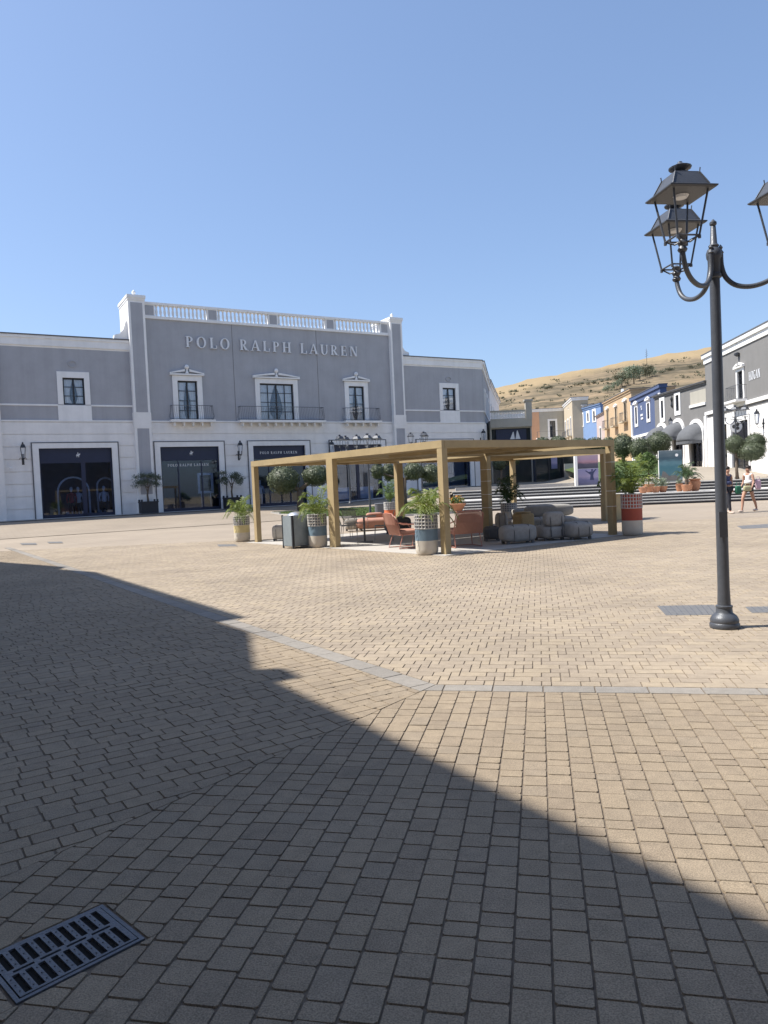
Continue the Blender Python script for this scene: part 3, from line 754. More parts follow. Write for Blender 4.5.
# shopfronts
def rider(par, c, m, k=1.0):         # small mounted-player emblem as flat relief
    p = [(-.12, -.2), (-.1, -.05), (-.16, .0), (-.12, .07), (.0, .08), (-.03, .22), (.02, .3), (.07, .22), (.06, .1), (.14, .12), (.2, .2), (.24, .12), (.16, -.0), (.1, -.05), (.12, -.2), (.07, -.2), (.04, -.06), (-.05, -.06), (-.08, -.2)]
    q = [(c[0] + x * k, c[2] + z * k) for x, z in p]
    return MB().prism_y(q, c[1] - .02, c[1]).build('emblem', m, par)
for i, (a, b, z0, z1) in enumerate(D):
    surround(bld, a, b, -.2, z1, .34, .3, -.02, 0, .1, name='shop_surround')
    ln = MB(); ln.box(a - .4, a - .345, -.135, -.041, -.2, z1 + .355); ln.box(b + .345, b + .4, -.135, -.041, -.2, z1 + .355); ln.box(a - .345, b + .345, -.135, -.041, z1 + .305, z1 + .355)
    ln.build('shop_outline', M['roof_grey'], bld)
    sh = MB(); zf = z1 - .82
    sh.box(a, b, .12, .3, zf, z1); sh.box(a, a + .09, .12, .22, z0, zf); sh.box(b - .09, b, .12, .22, z0, zf)
    m0 = a + (b - a) * (.59 if i == 0 else .5); sh.box(m0 - .12, m0 + .12, .12, .22, z0, zf) if i in (0, 3) else None
    sh.box(a + .09, b - .09, .12, .22, z0, z0 + .22)
    sh.box(a, b, .1, .119, zf - .05, zf)
    if i in (1, 2):
        for k in (.3, .7): xx = a + (b - a) * k; sh.box(xx - .04, xx + .04, .13, .2, z0 + .22, zf - .1)
    so = sh.build('shopfront', M['navy'], bld)
    MB().box(a + .08, b - .08, .165, .17, z0 + .2, zf).build('shop_glass', M['shop_glass'], so)
    rm = MB(); y1 = 3.4
    rm.box(a - .3, b + .3, y1, y1 + .1, z0 - .3, z1 + .3); rm.box(a - .4, a - .3, .3, y1, z0 - .3, z1 + .3); rm.box(b + .3, b + .4, .3, y1, z0 - .3, z1 + .3); rm.box(a - .3, b + .3, .31, y1, z1 - .1, z1)
    rm.build('shop_room', M['interior'], so)
    MB().box(a - .3, b + .3, .24, y1, z0 - .1, z0 + .03).build('shop_floor', M['kerb'], so)
    if i in (0, 1): rider(so, ((a + b) / 2 + .1, .12, z1 - .42), M['letter'], .6)
    if i in (2, 3, 4): text_mesh('POLO RALPH LAUREN', .17, .02, .2, 'lettering', M['letter'], so, ((a + b) / 2, .12, z1 - .55))
    if i == 1: text_mesh('POLO RALPH LAUREN', .165, .02, .2, 'lettering', M['letter'], so, ((a + b) / 2 - .1, .16, zf - .42))
# shop interior furnishing seen through the glass
def mannequin(loc, rz, label, top='cloth_white', legs='cloth_dark'):
    r = empty('mannequin', label, 'mannequin', loc, rz, 'mannequins behind the shop windows')
    MB().lathe([(.2, 0), (.2, .02), (.02, .03), (.02, .1)], 16).build('stand', M['silver'], r)
    b = MB()
    for sg in (-1, 1): b.tube([(sg * .1, 0, .06), (sg * .11, 0, .5), (sg * .1, 0, .9)], [.06, .07, .1], 8)
    b.build('trousers', M[legs], r, True)
    MB().lathe([(.14, .85), (.17, .95), (.14, 1.1), (.18, 1.3), (.2, 1.42), (.07, 1.5), (.05, 1.53)], 12).build('shirt', M[top], r, True)
    a = MB()
    for sg in (-1, 1): a.tube([(sg * .2, 0, 1.42), (sg * .27, .02, 1.15), (sg * .25, -.06, .88)], [.06, .045, .035], 8)
    a.build('sleeve', M[top], r, True)
    MB().lathe([(.045, 1.5), (.045, 1.56), (.08, 1.62), (.095, 1.72), (.07, 1.81), (.02, 1.84)], 12).build('head', M['letter'], r, True)
a, b, z0, z1 = D[0]
mannequin(MF.w(a + 1.75, 1.0, z0), MF.rz, 'shop mannequin in red top behind the leftmost shop window', 'red_cloth')
mannequin(MF.w(a + 2.2, 1.5, z0), MF.rz, 'shop mannequin in white shirt beside the red one in the leftmost shop', 'cloth_white')
mannequin(MF.w(a + 3.6, .9, z0), MF.rz, 'shop mannequin in white shirt right of the central mullion in the leftmost shop', 'cloth_white')
mannequin(MF.w(D[2][0] + .75, 1.0, .5), MF.rz, 'tall pale mannequin in the shop window behind the first pergola post', 'cloth_white', 'curtain')
def display_frame(sx, y, z0, wd, hg, label, arch=False):
    r = empty('shop_display', label, 'display', MF.w(sx, y, z0), MF.rz)
    f = MB()
    if arch:
        f.ring(_arc(0, hg - wd / 2, wd / 2, wd / 2, 0, 180, 12), _arc(0, hg - wd / 2, wd / 2 - .1, wd / 2 - .1, 0, 180, 12), -.05, .05)
        f.box(-wd / 2, -wd / 2 + .1, -.05, .05, 0, hg - wd / 2); f.box(wd / 2 - .1, wd / 2, -.05, .05, 0, hg - wd / 2)
    else:
        k = .16; f.box(-wd / 2, wd / 2, -.05, .05, 1.1 + hg - k, 1.1 + hg); f.box(-wd / 2, wd / 2, -.05, .05, 1.1, 1.1 + k); f.box(-wd / 2, -wd / 2 + k, -.05, .05, 1.1 + k, 1.1 + hg - k); f.box(wd / 2 - k, wd / 2, -.05, .05, 1.1 + k, 1.1 + hg - k)
        for xx in (-.3, .3): f.box(xx - .02, xx + .02, -.02, .02, 0, 1.1)
    f.build('frame', M['curtain'], r)
    if not arch: MB().box(-wd * .22, wd * .22, -.02, .02, 1.1 + hg * .25, 1.1 + hg * .75).build('picture', M['grate_far'], r)
    else: MB().box(-.5, .5, -.2, .2, 0, .35).build('plinth', M['curtain'], r)
display_frame(a + 2.0, 1.9, z0, 1.9, 2.5, 'pale arched display frame behind the leftmost shop window', True)
display_frame(a + 3.9, 2.0, z0, 1.1, 2.4, 'narrow pale arch at the right of the leftmost shop window', True)
a2 = D[1]; display_frame(a2[0] + 3.05, .9, .5, 1.05, 1.35, 'white picture frame hanging in the shop window between the potted olives')
a4 = D[3]
for k, (t, wq) in enumerate(((.25, 1.4), (.75, 1.2))):
    r = empty('display_counter', ['low pale display counter left in the fourth shop window', 'low pale display counter right in the fourth shop window'][k], 'counter', MF.w(a4[0] + (a4[1] - a4[0]) * t, 1.1, .52), MF.rz)
    MB().box(-wq / 2, wq / 2, -.3, .3, 0, 1.0).build('body', M['curtain'], r); MB().box(-wq / 2 - .05, wq / 2 + .05, -.34, .34, 1.0, 1.05).build('top', M['letter'], r)
# sidewalk along the facade
struct(drape([MF.w(sx, o)[:2] for sx, o in ((-9, -.04), (-9, -1.7), (35, -1.7), (35, -.04))], 1.0, .05, 's', None).build('sidewalk', M['kerb']))
M['grass'] = mat_leaf('grass', (.055, .09, .02), (.13, .165, .045), 1.2, .1)
struct(drape([MF.w(sx, o)[:2] for sx, o in ((-9, -1.72), (-9, -11.5), (17, -11.5), (35, -9), (35, -1.72))], 1.0, .008, 's', None).build('slope_pavement', M['slope_paving']))
# ------------------------------------------------------------------ wall lanterns
def wall_lamp(frame, px, py, label, cat='wall lamp'):
    s, z = frame.at(px, py); c = frame.w(s, -.04, z)
    r = empty('wall_lamp', label, cat, c, frame.rz, 'lanterns on the walls'); r.scale = (1.25,) * 3
    MB().box(-.05, .05, -.03, 0, -.55, -.05).tube([(0, -.02, -.4), (0, -.2, -.5), (0, -.34, -.42), (0, -.34, -.28)], .014, 6).tube([(-.16, -.02, -.3), (-.1, -.04, -.22), (0, -.03, -.3), (.1, -.04, -.22), (.16, -.02, -.3)], .012, 5).build('bracket', M['iron'], r)
    b = MB(); b.lathe([(.16, .22), (.1, .36), (.04, .38), (.06, .43), (.01, .48)], 4, (0, -.34, 0), rot=PI / 4)
    for k in range(4):
        q = PI / 4 + k * PI / 2; b.tube([(.08 * math.cos(q), -.34 + .08 * math.sin(q), -.26), (.145 * math.cos(q), -.34 + .145 * math.sin(q), .22)], .01, 4)
    b.lathe([(.03, -.3), (.09, -.27), (.09, -.25)], 4, (0, -.34, 0), rot=PI / 4)
    b.build('lantern', M['iron'], r)
    MB().lathe([(.075, -.24), (.135, .21)], 4, (0, -.34, 0), rot=PI / 4).build('pane', M['glass'], r)
wall_lamp(MF, 22.5, 453, 'black wall lantern left of the leftmost shopfront')
wall_lamp(MF, 238, 450, 'black wall lantern above the right potted olive tree')
wall_lamp(MF, 329, 449, 'black wall lantern left of the fourth shopfront')
wall_lamp(MF, 480, 437, 'black wall lantern at the right corner of the grey store')
def camera_dome(): 
    s, z = MF.at(10.5, 468); r = empty('security_camera', 'small white security camera low on the left pilaster', 'camera', MF.w(s, -.31, z), MF.rz)
    MB().tube([(0, 0, 0), (0, -.12, .02)], .02, 6).build('arm', M['letter'], r)
    MB().box(-.09, .09, -.3, -.1, -.05, .06).build('housing', M['letter'], r)
camera_dome()
# ------------------------------------------------------------------ pergola
ZP = 2.48; FH = .165
perg = empty('pergola', 'L-shaped timber pergola with slatted roof shading the lounge', 'pergola', (PERG_C.x, PERG_C.y, 0))
def lp(p): return Vector((p.x - PERG_C.x, p.y - PERG_C.y))
pv = (PERG_L - PERG_C).normalized()
def post(p, w_=.2, d_=.2, name='post'):
    c = lp(p); a = PU * w_ / 2; b = pv * d_ / 2
    o = MB().prism([c - a - b, c + a - b, c + a + b, c - a + b], .02, ZP - FH - .002)
    o.prism([c - a * 1.25 - b * 1.25, c + a * 1.25 - b * 1.25, c + a * 1.25 + b * 1.25, c - a * 1.25 + b * 1.25], .001, .0195)
    return o.build(name, M['timber'], perg)
inn = PU * .08 + pv * .085
for p, w_, d_ in ((PERG_C + inn, .15, .16), (PERG_M + PU * .08, .15, .28), (PERG_L + PU * .08 - pv * .08, .15, .16), (PERG_R - PU * .08 + pv * .08, .15, .16), (PERG_N, .16, .28),
                  (PERG_P - pv * .08, .26, .16), (PERG_B - PU * .08 - pv * .08, .16, .16), (PERG_Q - PU * .08 + pv * .08, .16, .16)): post(p, w_, d_)
def beam(p, q, side, z1=ZP, hgt=FH, th=.09, name='beam', ext=0.0):
    a, b = lp(p), lp(q); t = (b - a).normalized(); a = a - t * ext; b = b + t * ext
    n = Vector((-t.y, t.x)) * th * side
    pl = [a, b, b + n, a + n]
    if area(pl) < 0: pl = pl[::-1]
    return MB().prism(pl, z1 - hgt, z1).build(name, M['timber'], perg)
beam(PERG_C, PERG_L, -1); beam(PERG_C + PU * .0905, PERG_R, 1)
beam(PERG_R + pv * .0905, PERG_N + pv * .0, 1); beam(PERG_N + PU * .0905, PERG_Q, 1); beam(PERG_Q + pv * .0905, PERG_B, 1)
beam(PERG_L + PU * .0905, PERG_P, -1); beam(PERG_P + PU * .0905, PERG_B, -1)
# module joining beams, and the slatted ceiling
beam(PERG_M + PU * .0905, PERG_N - PU * .0905, 1, ZP - .01, FH - .01, .12); beam(PERG_P - pv * .1, PERG_N + pv * .1, 1, ZP - .012, FH - .012, .12)
def slats(o, du, lu, dv, lv_, name):
    mb = MB(); k = 0; a = .1
    while a < lv_ - .1:
        p = lp(o) + dv * a; pl = [p + du * .095, p + du * (lu - .095), p + du * (lu - .095) + dv * .135, p + du * .095 + dv * .135]
        if area(pl) < 0: pl = pl[::-1]
        mb.prism(pl, ZP - .10, ZP - .07); a += .147
    return mb.build(name, M['timber'], perg)
slats(PERG_C, PU, 5.6, pv, (PERG_M - PERG_C).length - .1, 'ceiling_slats')
slats(PERG_M, PU, 5.5, pv, (PERG_L - PERG_M).length, 'ceiling_slats')
slats(PERG_N, PU, 5.6, pv, (PERG_P - PERG_N).length, 'ceiling_slats')
for (o, lu, lvv) in ((PERG_C, 5.5, 4.2), (PERG_M, 5.4, 4.2), (PERG_N, 5.5, 4.2)):
    for t in (.33, .66): beam(o + PU * lu * t + pv * .15, o + PU * lu * t + pv * (lvv - .1), 1, ZP - .101, .075, .06, 'joist')
e1, e2 = PU * .18, pv * .18
dk = [PERG_C - e1 - e2, PERG_R + e1 - e2, PERG_N + e1 + e2 * 0, PERG_P + e1 + e2, PERG_L - e1 + e2]
struct(MB().prism([(p.x, p.y) for p in dk], -.02, .012).build('deck_floor', M['deck']), 'pale floor slab under the pergola', 'floor')
def strings(p, q, zs, label_par):
    mb = MB(); a, b = lp(p), lp(q)
    for z in zs: mb.tube([(a.x, a.y, z), (b.x, b.y, z)], .006, 4)
    return mb.build('wire', M['silver'], label_par)
# thin white bands round the posts (cable ties)
for p in (PERG_N, PERG_R - PU * .08 + pv * .08):
    mb = MB(); c = lp(p)
    for z in (.75, 1.15, 1.55, 1.9):
        a = PU * (.084); b = pv * (.145 if p is PERG_N else .085)
        mb.prism([c - a - b, c + a - b, c + a + b, c - a + b], z, z + .012)
    mb.build('tie_band', M['curtain'], perg)
# ------------------------------------------------------------------ foliage generators
def frond(mb, A, base, az, L, rise, droop, nl=22, lw=.035, ll=.3):
    d = Vector((math.cos(az), math.sin(az), 0)); side = Vector((-d.y, d.x, 0)); pts = []
    for i in range(nl + 1):
        t = i / nl; r = L * (t * .95); z = rise * math.sin(min(t * 1.25, 1) * PI / 2) - droop * t ** 2.6
        pts.append(base + d * r + Vector((0, 0, z)))
    rv = rnd(); k0 = len(mb.f)
    mb.tube(pts[::4] if nl % 4 == 0 else pts, .008, 4, False)
    A += [rv * .6 + .4] * (len(mb.f) - k0)
    for i in range(3, nl + 1):
        t = i / nl; l = ll * math.sin(PI * (.18 + .78 * t)) * ru(.85, 1.1); p = pts[i]; tg = (pts[i] - pts[i - 1]).normalized()
        for sg in (-1, 1):
            dr = (side * sg * .8 + tg * .75 + Vector((0, 0, ru(-.35, .2)))).normalized()
            e = p + dr * l + Vector((0, 0, -.25 * l)); m_ = p + dr * l * .5
            wv = tg * lw * .5
            mb.add([p - wv * .4, m_ - wv, e, m_ + wv], [(0, 1, 2, 3)]); A.append(clamp(rv + ru(-.2, .3)))
def palm_foliage(par, mt, z, n, L, rise, droop, ll=.26, lw=.03, nl=20, seed=0, name='foliage'):
    random.seed(seed); mb = MB(); A = []
    for i in range(n):
        az = 2 * PI * i / n * 2.4 + ru(-.3, .3); q = i / n
        frond(mb, A, Vector((ru(-.05, .05), ru(-.05, .05), z)), az, L * (.45 + .55 * q) * ru(.85, 1.1), rise * (1.25 - .75 * q) * ru(.85, 1.15), droop * (q + .15), nl, lw, ll)
    mb.a = A; o = mb.build(name, M[mt], par); return o
def leaf_cloud(mb, A, c, r, n, size, shell=.25, up=0.0, squash=1.0):
    c = Vector(c)
    for _ in range(n):
        while True:
            v = Vector((ru(-1, 1), ru(-1, 1), ru(-1, 1)))
            if .05 < v.length < 1: break
        d = v.normalized(); k = 1 - shell * rnd() ** 1.5
        k *= 1 + .045 * math.sin(d.x * 5 + c.x) * math.sin(d.y * 6) + .04 * math.sin(d.z * 7 + c.y)
        p = c + Vector((d.x * r[0], d.y * r[1], d.z * r[2])) * k
        nrm = (d + Vector((ru(-1, 1), ru(-1, 1), ru(-1, 1))) * .8).normalized()
        a = nrm.orthogonal().normalized(); b = nrm.cross(a); q = rnd() * 2 * PI
        a2 = a * math.cos(q) + b * math.sin(q); b2 = nrm.cross(a2); s = size * ru(.6, 1.3)
        mb.add([p - a2 * s, p - b2 * s * .5, p + a2 * s, p + b2 * s * .5], [(0, 1, 2, 3)]); A.append(rnd())
def topiary(loc, label, blobs, trunk_pts, cat='tree', group=None, leaf='leaftop', size=.045, dens=900, r0=.11):
    t = empty('clipped_tree', label, cat, loc, 0, group)
    cr = MB(); A = []; core = MB()
    for (x, y, z, r, rz_) in blobs:
        n = int(dens * r * r * 2.6 + 300)
        leaf_cloud(cr, A, (x, y, z), (r * 1.02, r * 1.02, rz_ * 1.02), n, size, .2)
        k = 12
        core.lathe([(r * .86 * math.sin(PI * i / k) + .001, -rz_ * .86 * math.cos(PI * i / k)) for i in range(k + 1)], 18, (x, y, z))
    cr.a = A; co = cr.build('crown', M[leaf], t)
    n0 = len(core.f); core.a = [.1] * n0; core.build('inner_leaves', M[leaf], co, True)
    tb = MB(); b0 = trunk_pts
    tb.tube([b0[0], b0[1], b0[2]], [r0, r0 * .8, r0 * .7], 8)
    for (x, y, z, r, rz_) in blobs: tb.tube([b0[2], (b0[2][0] * .5 + x * .5, b0[2][1] * .5 + y * .5, b0[2][2] * .45 + (z - rz_ * .3) * .55), (x, y, z)], [r0 * .6, r0 * .45, r0 * .3], 6)
    tb.build('trunk', M['bark'], t, True)
    return t
# ------------------------------------------------------------------ round patterned planters with palms
def potted_palm(px, py, label, band, hgt=.88, dia=.5, leaf='leafpalm', n=17, L=.75, rise=.55, z=0, group='palms in patterned round planters', seed=1, Y=None, lattice=True, droop=.55, ll=.24, plab=None, lw=.03):
    X, Yg = gnd(px, py, z) if Y is None else (at(px, py, Y).x, Y)
    Yg += dia / 2
    r = dia / 2
    t = empty('potted_palm', label, 'potted palm', (X, Yg, z), 0, group)
    po = MB().lathe([(r * .78, .0), (r * .9, .015), (r * .985, .07), (r, .14), (r, hgt * .36)], 28).build('planter', M['pot_cream'], t, 'a')
    MB().lathe([(r * 1.0, hgt * .3605), (r * 1.0, hgt * .66)], 28).build('colour_band', M[band], po, 'a')
    MB().lathe([(r * .992, hgt * .6605), (r * .992, hgt), (r * .9, hgt), (r * .9, hgt - .05)], 28).build('dark_band', M['pot_dark' if band not in ('pot_red',) else 'pot_red'], po, 'a')
    if lattice:
        la = MB(); nn = 22; z0_, z1_ = hgt * .662, hgt * .998
        for k in range(nn):
            q = 2 * PI * k / nn; la.tube([(r * math.cos(q), r * math.sin(q), z0_), (r * math.cos(q), r * math.sin(q), z1_)], .011, 4)
        for j in range(5):
            zz = z0_ + (z1_ - z0_) * j / 4; la.tube([(r * 1.002 * math.cos(2 * PI * k / 28), r * 1.002 * math.sin(2 * PI * k / 28), zz) for k in range(29)], .011, 4, False)
        la.build('lattice_band', M['lattice'], po)
    MB().lathe([(r * .89, hgt - .06), (.001, hgt - .055)], 20).build('soil', M['soil'], po)
    palm_foliage(t, leaf, hgt - .06, n, L, rise, droop, ll, lw, 20, seed)
    return t
potted_palm(241, 542, 'potted palm in cream and yellow planter left of the pergola', 'pot_yellow', .80, .5, seed=3, L=.75, rise=.55)
potted_palm(317.5, 548, 'potted palm in blue banded planter right of the grey litter bin', 'pot_blue', .88, .5, seed=5, L=.85, rise=.6)
potted_palm(428, 555.5, 'potted palm in blue banded planter by the front corner post', 'pot_blue', .88, .5, seed=8, L=.85, rise=.62, n=20)
potted_palm(636, 535.5, 'potted palm in tall brick red planter by the right corner post', 'pot_red', 1.06, .52, seed=11, n=20, L=.75, rise=.85, droop=.25)
potted_palm(391, 524, 'potted palm in orange banded planter beyond the lounge', 'pot_orange', .88, .5, seed=13, L=.75, rise=.85, droop=.3, leaf='leafbush')
potted_palm(511, 528, 'potted palm in patterned planter among the grey sofas', 'pot_cream', .8, .52, leaf='leafcycas', seed=17, L=.6, rise=.75, n=22, droop=.3)
t = empty('square_planter', 'square tan planter with leafy shrub behind the right corner post', 'planter', (*gnd(616, 520, 0), 0), .5)
t.location.y += .3
MB().prism([(-.29, -.29), (.29, -.29), (.29, .29), (-.29, .29)], 0, .86).box(-.32, .32, -.32, .32, .861, .90).build('box', M['pot_tan'], t)
fb = MB(); A = []
random.seed(21)
for (x, y, z, r) in ((-.15, 0, 1.25, .42), (.35, .1, 1.3, .42), (.1, .1, 1.55, .38), (.75, .0, 1.15, .3)): leaf_cloud(fb, A, (x, y, z), (r, r, r * .9), 260, .07, .8)
fb.a = A; fb.build('foliage', M['leafbush'], t)
MB().tube([(0, 0, .85), (.05, 0, 1.3)], .03).build('stem', M['bark'], t)
# dark pot beside the orange one
p = gnd(381, 521, 0); t = empty('dark_pot', 'small dark pot left of the orange banded planter', 'pot', (p[0], p[1] + .2, 0))
MB().lathe([(.2, 0), (.26, .1), (.25, .72), (.28, .78), (.22, .79)], 20).build('pot', M['pot_dark'], t, 'a')
# ------------------------------------------------------------------ litter bin
p = gnd(292, 549, 0); t = empty('litter_bin', 'grey metal litter bin with domed silver ashtray lid left of the blue planter', 'litter bin', (p[0] + .1, p[1] + .38, 0), .62)
for ix, (x0, x1, y0, y1) in enumerate(((-.23, .23, -.285, -.262), (-.23, .23, .262, .285), (-.285, -.262, -.23, .23), (.262, .285, -.23, .23))):
    MB().box(x0, x1, y0, y1, .07, .86).build('side_panel', M['bin_metal'], t)
fr = MB()
for x in (-.27, .27):
    for y in (-.27, .27): fr.box(x - .018, x + .018, y - .018, y + .018, 0, .89)
fr.box(-.24, .24, -.255, .255, .05, .84)
fr.build('frame', M['black_planter'], t)
MB().lathe([(.24, .86), (.24, .88), (.2, .92), (.12, .96), (.02, .975)], 20).build('lid', M['silver'], t, 'a')
# ------------------------------------------------------------------ lounge furniture
def wpos(px, py, back=0.0):
    X, Y = gnd(px, py, .012); v = Vector((X, Y)); d = v.normalized() * back
    return (X + d.x, Y + d.y, .012)
def sofa(px, py, w_, d_, hgt, label, rz=0.0, back=None, fab='grey_fabric', grp='grey cushioned sofa modules', bz=.0, cat='sofa module', depth=None, bside=1):
    t = empty('sofa_module', label, cat, wpos(px, py, d_ / 2), rz, grp)
    s = MB().soft((0, 0, .04 + hgt / 2), w_, d_, hgt, .5, 32, 16)
    so = s.build('seat', M[fab], t, True)
    f = MB()
    for x in (-w_ * .36, w_ * .36):
        for y in (-d_ * .3, d_ * .3): f.box(x - .03, x + .03, y - .03, y + .03, 0, .07)
    f.build('foot', M['strap'], t)
    st_ = MB()
    for x in (-w_ * .22, w_ * .22):
        st_.tube([(x, -d_ / 2 - .004, .05), (x, -d_ / 2 - .006, hgt * .7), (x, -d_ * .40, hgt + .036), (x, d_ * .40, hgt + .036), (x, d_ / 2 + .006, hgt * .7), (x, d_ / 2 + .004, .05)], .008, 5)
    st_.build('strap', M['strap'], so)
    if back:
        bw, bd, bh = back; yb = (d_ / 2 - bd / 2) * bside
        b = MB().soft((0, yb, .04 + hgt + bh / 2 - .02), bw, bd, bh, .5, 28, 14).build('back_cushion', M[fab], t, True)
        q = MB()
        for x in (-bw * .3, bw * .3): q.tube([(x, yb - bd / 2 * bside * -1 - 0.0, .1), (x, yb + bside * (bd / 2 + .012), hgt + .1), (x, yb + bside * (bd / 2 - .02), hgt + bh * .8)], .012, 5)
        q.build('strap', M['strap'], b)
    return t
RZ = math.atan2(PU.y, PU.x)
sofa(518, 544, .92, .45, .42, 'long grey roll cushion at the front of the sofas', RZ * .5)
sofa(549, 541, .66, .7, .34, 'grey sofa seat with upright back cushion, second from the right', RZ * .6, (.55, .24, .36), bside=-1)
sofa(576, 540, .72, .7, .40, 'backless grey sofa seat, rightmost under the pergola', RZ * .6)
sofa(551, 532, 1.65, .7, .40, 'wide grey sofa with a long back cushion behind the other sofas', 0.0, (1.45, .3, .36))
sofa(514, 532, .9, .7, .36, 'grey sofa seat half hidden behind the roll cushion', RZ, (.5, .25, .3), bside=-1)
sofa(492, 541.5, .42, .42, .34, 'dark round pouf in front of the middle post', 0, fab='dark_fabric', cat='pouf', grp='round poufs')
sofa(502, 537, .34, .34, .62, 'small upright round grey cushion at the end of the roll cushion', 0, cat='pouf', grp='round poufs')
sofa(398, 534, .85, .6, .5, 'dark grey rounded pouf left of the coral armchair', .2, fab='dark_fabric', cat='pouf', grp='round poufs')
sofa(376, 530, 1.5, .75, .38, 'low coral daybed behind the wire cafe chairs', .15, fab='coral', cat='daybed', grp='coral daybeds', back=(.6, .3, .2))
sofa(352, 531, .5, .5, .4, 'beige round pouf behind the wire cafe chairs', 0, fab='beige_fabric', cat='pouf', grp='round poufs')
sofa(281, 541, .5, .5, .45, 'beige round pouf behind the litter bin', 0, fab='beige_fabric', cat='pouf', grp='round poufs')
sofa(306, 542, .4, .4, .42, 'dark round pouf between litter bin and blue planter', 0, fab='dark_fabric', cat='pouf', grp='round poufs')
sofa(472, 531, .9, .6, .4, 'dark red rounded seat behind the coral armchair', .1, fab='coral', cat='daybed', grp='coral daybeds')
t = empty('side_table', 'woven wicker side table right of the planter among the sofas', 'side table', wpos(524, 535, .2), .4)
MB().soft((0, 0, .31), .46, .46, .58, .2, 24, 10).build('body', M['wicker'], t, 'a'); MB().lathe([(.21, .6), (.22, .62), (.21, .64)], 20).build('top', M['timber'], t)
def lounge_chair(px, py, rz, label):
    t = empty('armchair', label, 'armchair', wpos(px, py, .35), rz, 'coral corded lounge armchairs')
    f = MB()
    for sg in (-1, 1):
        x = sg * .33
        f.tube([(x, -.34, .36), (x, -.30, .02), (x, .34, .02), (x * .96, .22, .36)], .013, 6)
        f.tube([(x, -.34, .36), (x * 1.08, .3, .34), (x * 1.02, .46, .80), (x * .8, .47, .86)], .014, 6)
        f.tube([(x, -.34, .36), (x * 1.2, -.2, .58), (x * 1.2, .25, .6), (x * 1.04, .42, .66)], .014, 6)
    f.tube([(-.27, .47, .86), (0, .5, .875), (.27, .47, .86)], .014, 6); f.tube([(-.33, -.34, .36), (.33, -.34, .36)], .013, 6)
    f.tube([(-.33, -.30, .02), (.33, -.30, .02)], .011, 6); f.tube([(-.36, .3, .34), (.36, .3, .34)], .013, 6)
    f.build('frame', M['coral_frame'], t)
    b = MB()
    for k in range(22):
        u_ = -1 + 2 * (k + .5) / 22; x = u_ * .33; top = .855 - .05 * abs(u_) ** 4
        b.box(x - .0115, x + .0115, .0, .0, 0, 0) if False else b.tube([(x * 1.02, .30 + .02 * (1 - u_ * u_), .35), (x, .41 + .04 * (1 - u_ * u_), .6), (x * .97, .46 + .04 * (1 - u_ * u_), top)], .0125, 5)
    b.build('backrest', M['coral'], t)
    MB().soft((0, 0, .40), .66, .64, .12, .35, 24, 10).build('seat_cushion', M['coral'], t, True)
    MB().soft((0, .33, .6), .60, .08, .42, .5, 24, 10, 0, -.25).build('back_cushion', M['coral'], t, True)
    return t
lounge_chair(407, 549, 1.95, 'coral armchair seen from the side, left of the front corner planter')
lounge_chair(464, 548, PI - .1 + .35, 'coral corded armchair seen from behind, right of the front corner post')
def cafe_chair(px, py, rz, label):
    t = empty('cafe_chair', label, 'cafe chair', wpos(px, py, .25), rz, 'light wire cafe chairs')
    f = MB()
    for sg in (-1, 1):
        x = sg * .23
        f.tube([(x, -.22, .44), (x * 1.1, -.26, 0.0), (x * 1.1, .27, 0.0), (x, .2, .44)], .009, 5)
        f.tube([(x, -.24, .44), (x, .2, .43), (x, .32, .84)], .009, 5)
    f.tube([(-.23, .32, .84), (.23, .32, .84)], .009, 5); f.tube([(-.23, -.24, .44), (.23, -.24, .44)], .009, 5)
    f.build('frame', M['wire'], t)
    s = MB(); b = MB()
    for k in range(16):
        x = -.21 + .42 * k / 15; s.tube([(x, -.23, .45), (x, .19, .44)], .006, 4); b.tube([(x, .2, .45), (x, .31, .83)], .006, 4)
    for k in range(10): s.tube([(-.22, -.22 + .045 * k, .447), (.22, -.22 + .045 * k, .447)], .005, 4); b.tube([(-.22, .21 + .011 * k, .47 + .038 * k), (.22, .21 + .011 * k, .47 + .038 * k)], .005, 4)
    s.build('seat', M['mesh_seat'], t); b.build('backrest', M['mesh_seat'], t)
    return t
cafe_chair(347, 541, 1.9, 'wire cafe chair nearest the middle front post')
cafe_chair(354, 538, .5, 'wire cafe chair behind the small table')
cafe_chair(384, 542, -1.6, 'wire cafe chair right of the small table')
t = empty('cafe_table', 'small table on a dark central pole between wire cafe chairs', 'table', wpos(365, 543, .25))
MB().box(-.34, .34, -.34, .34, .71, .735).build('top', M['wire'], t); MB().tube([(0, 0, .03), (0, 0, .71)], .028).build('pole', M['strap'], t); MB().box(-.22, .22, -.22, .22, 0, .025).build('base', M['strap'], t)
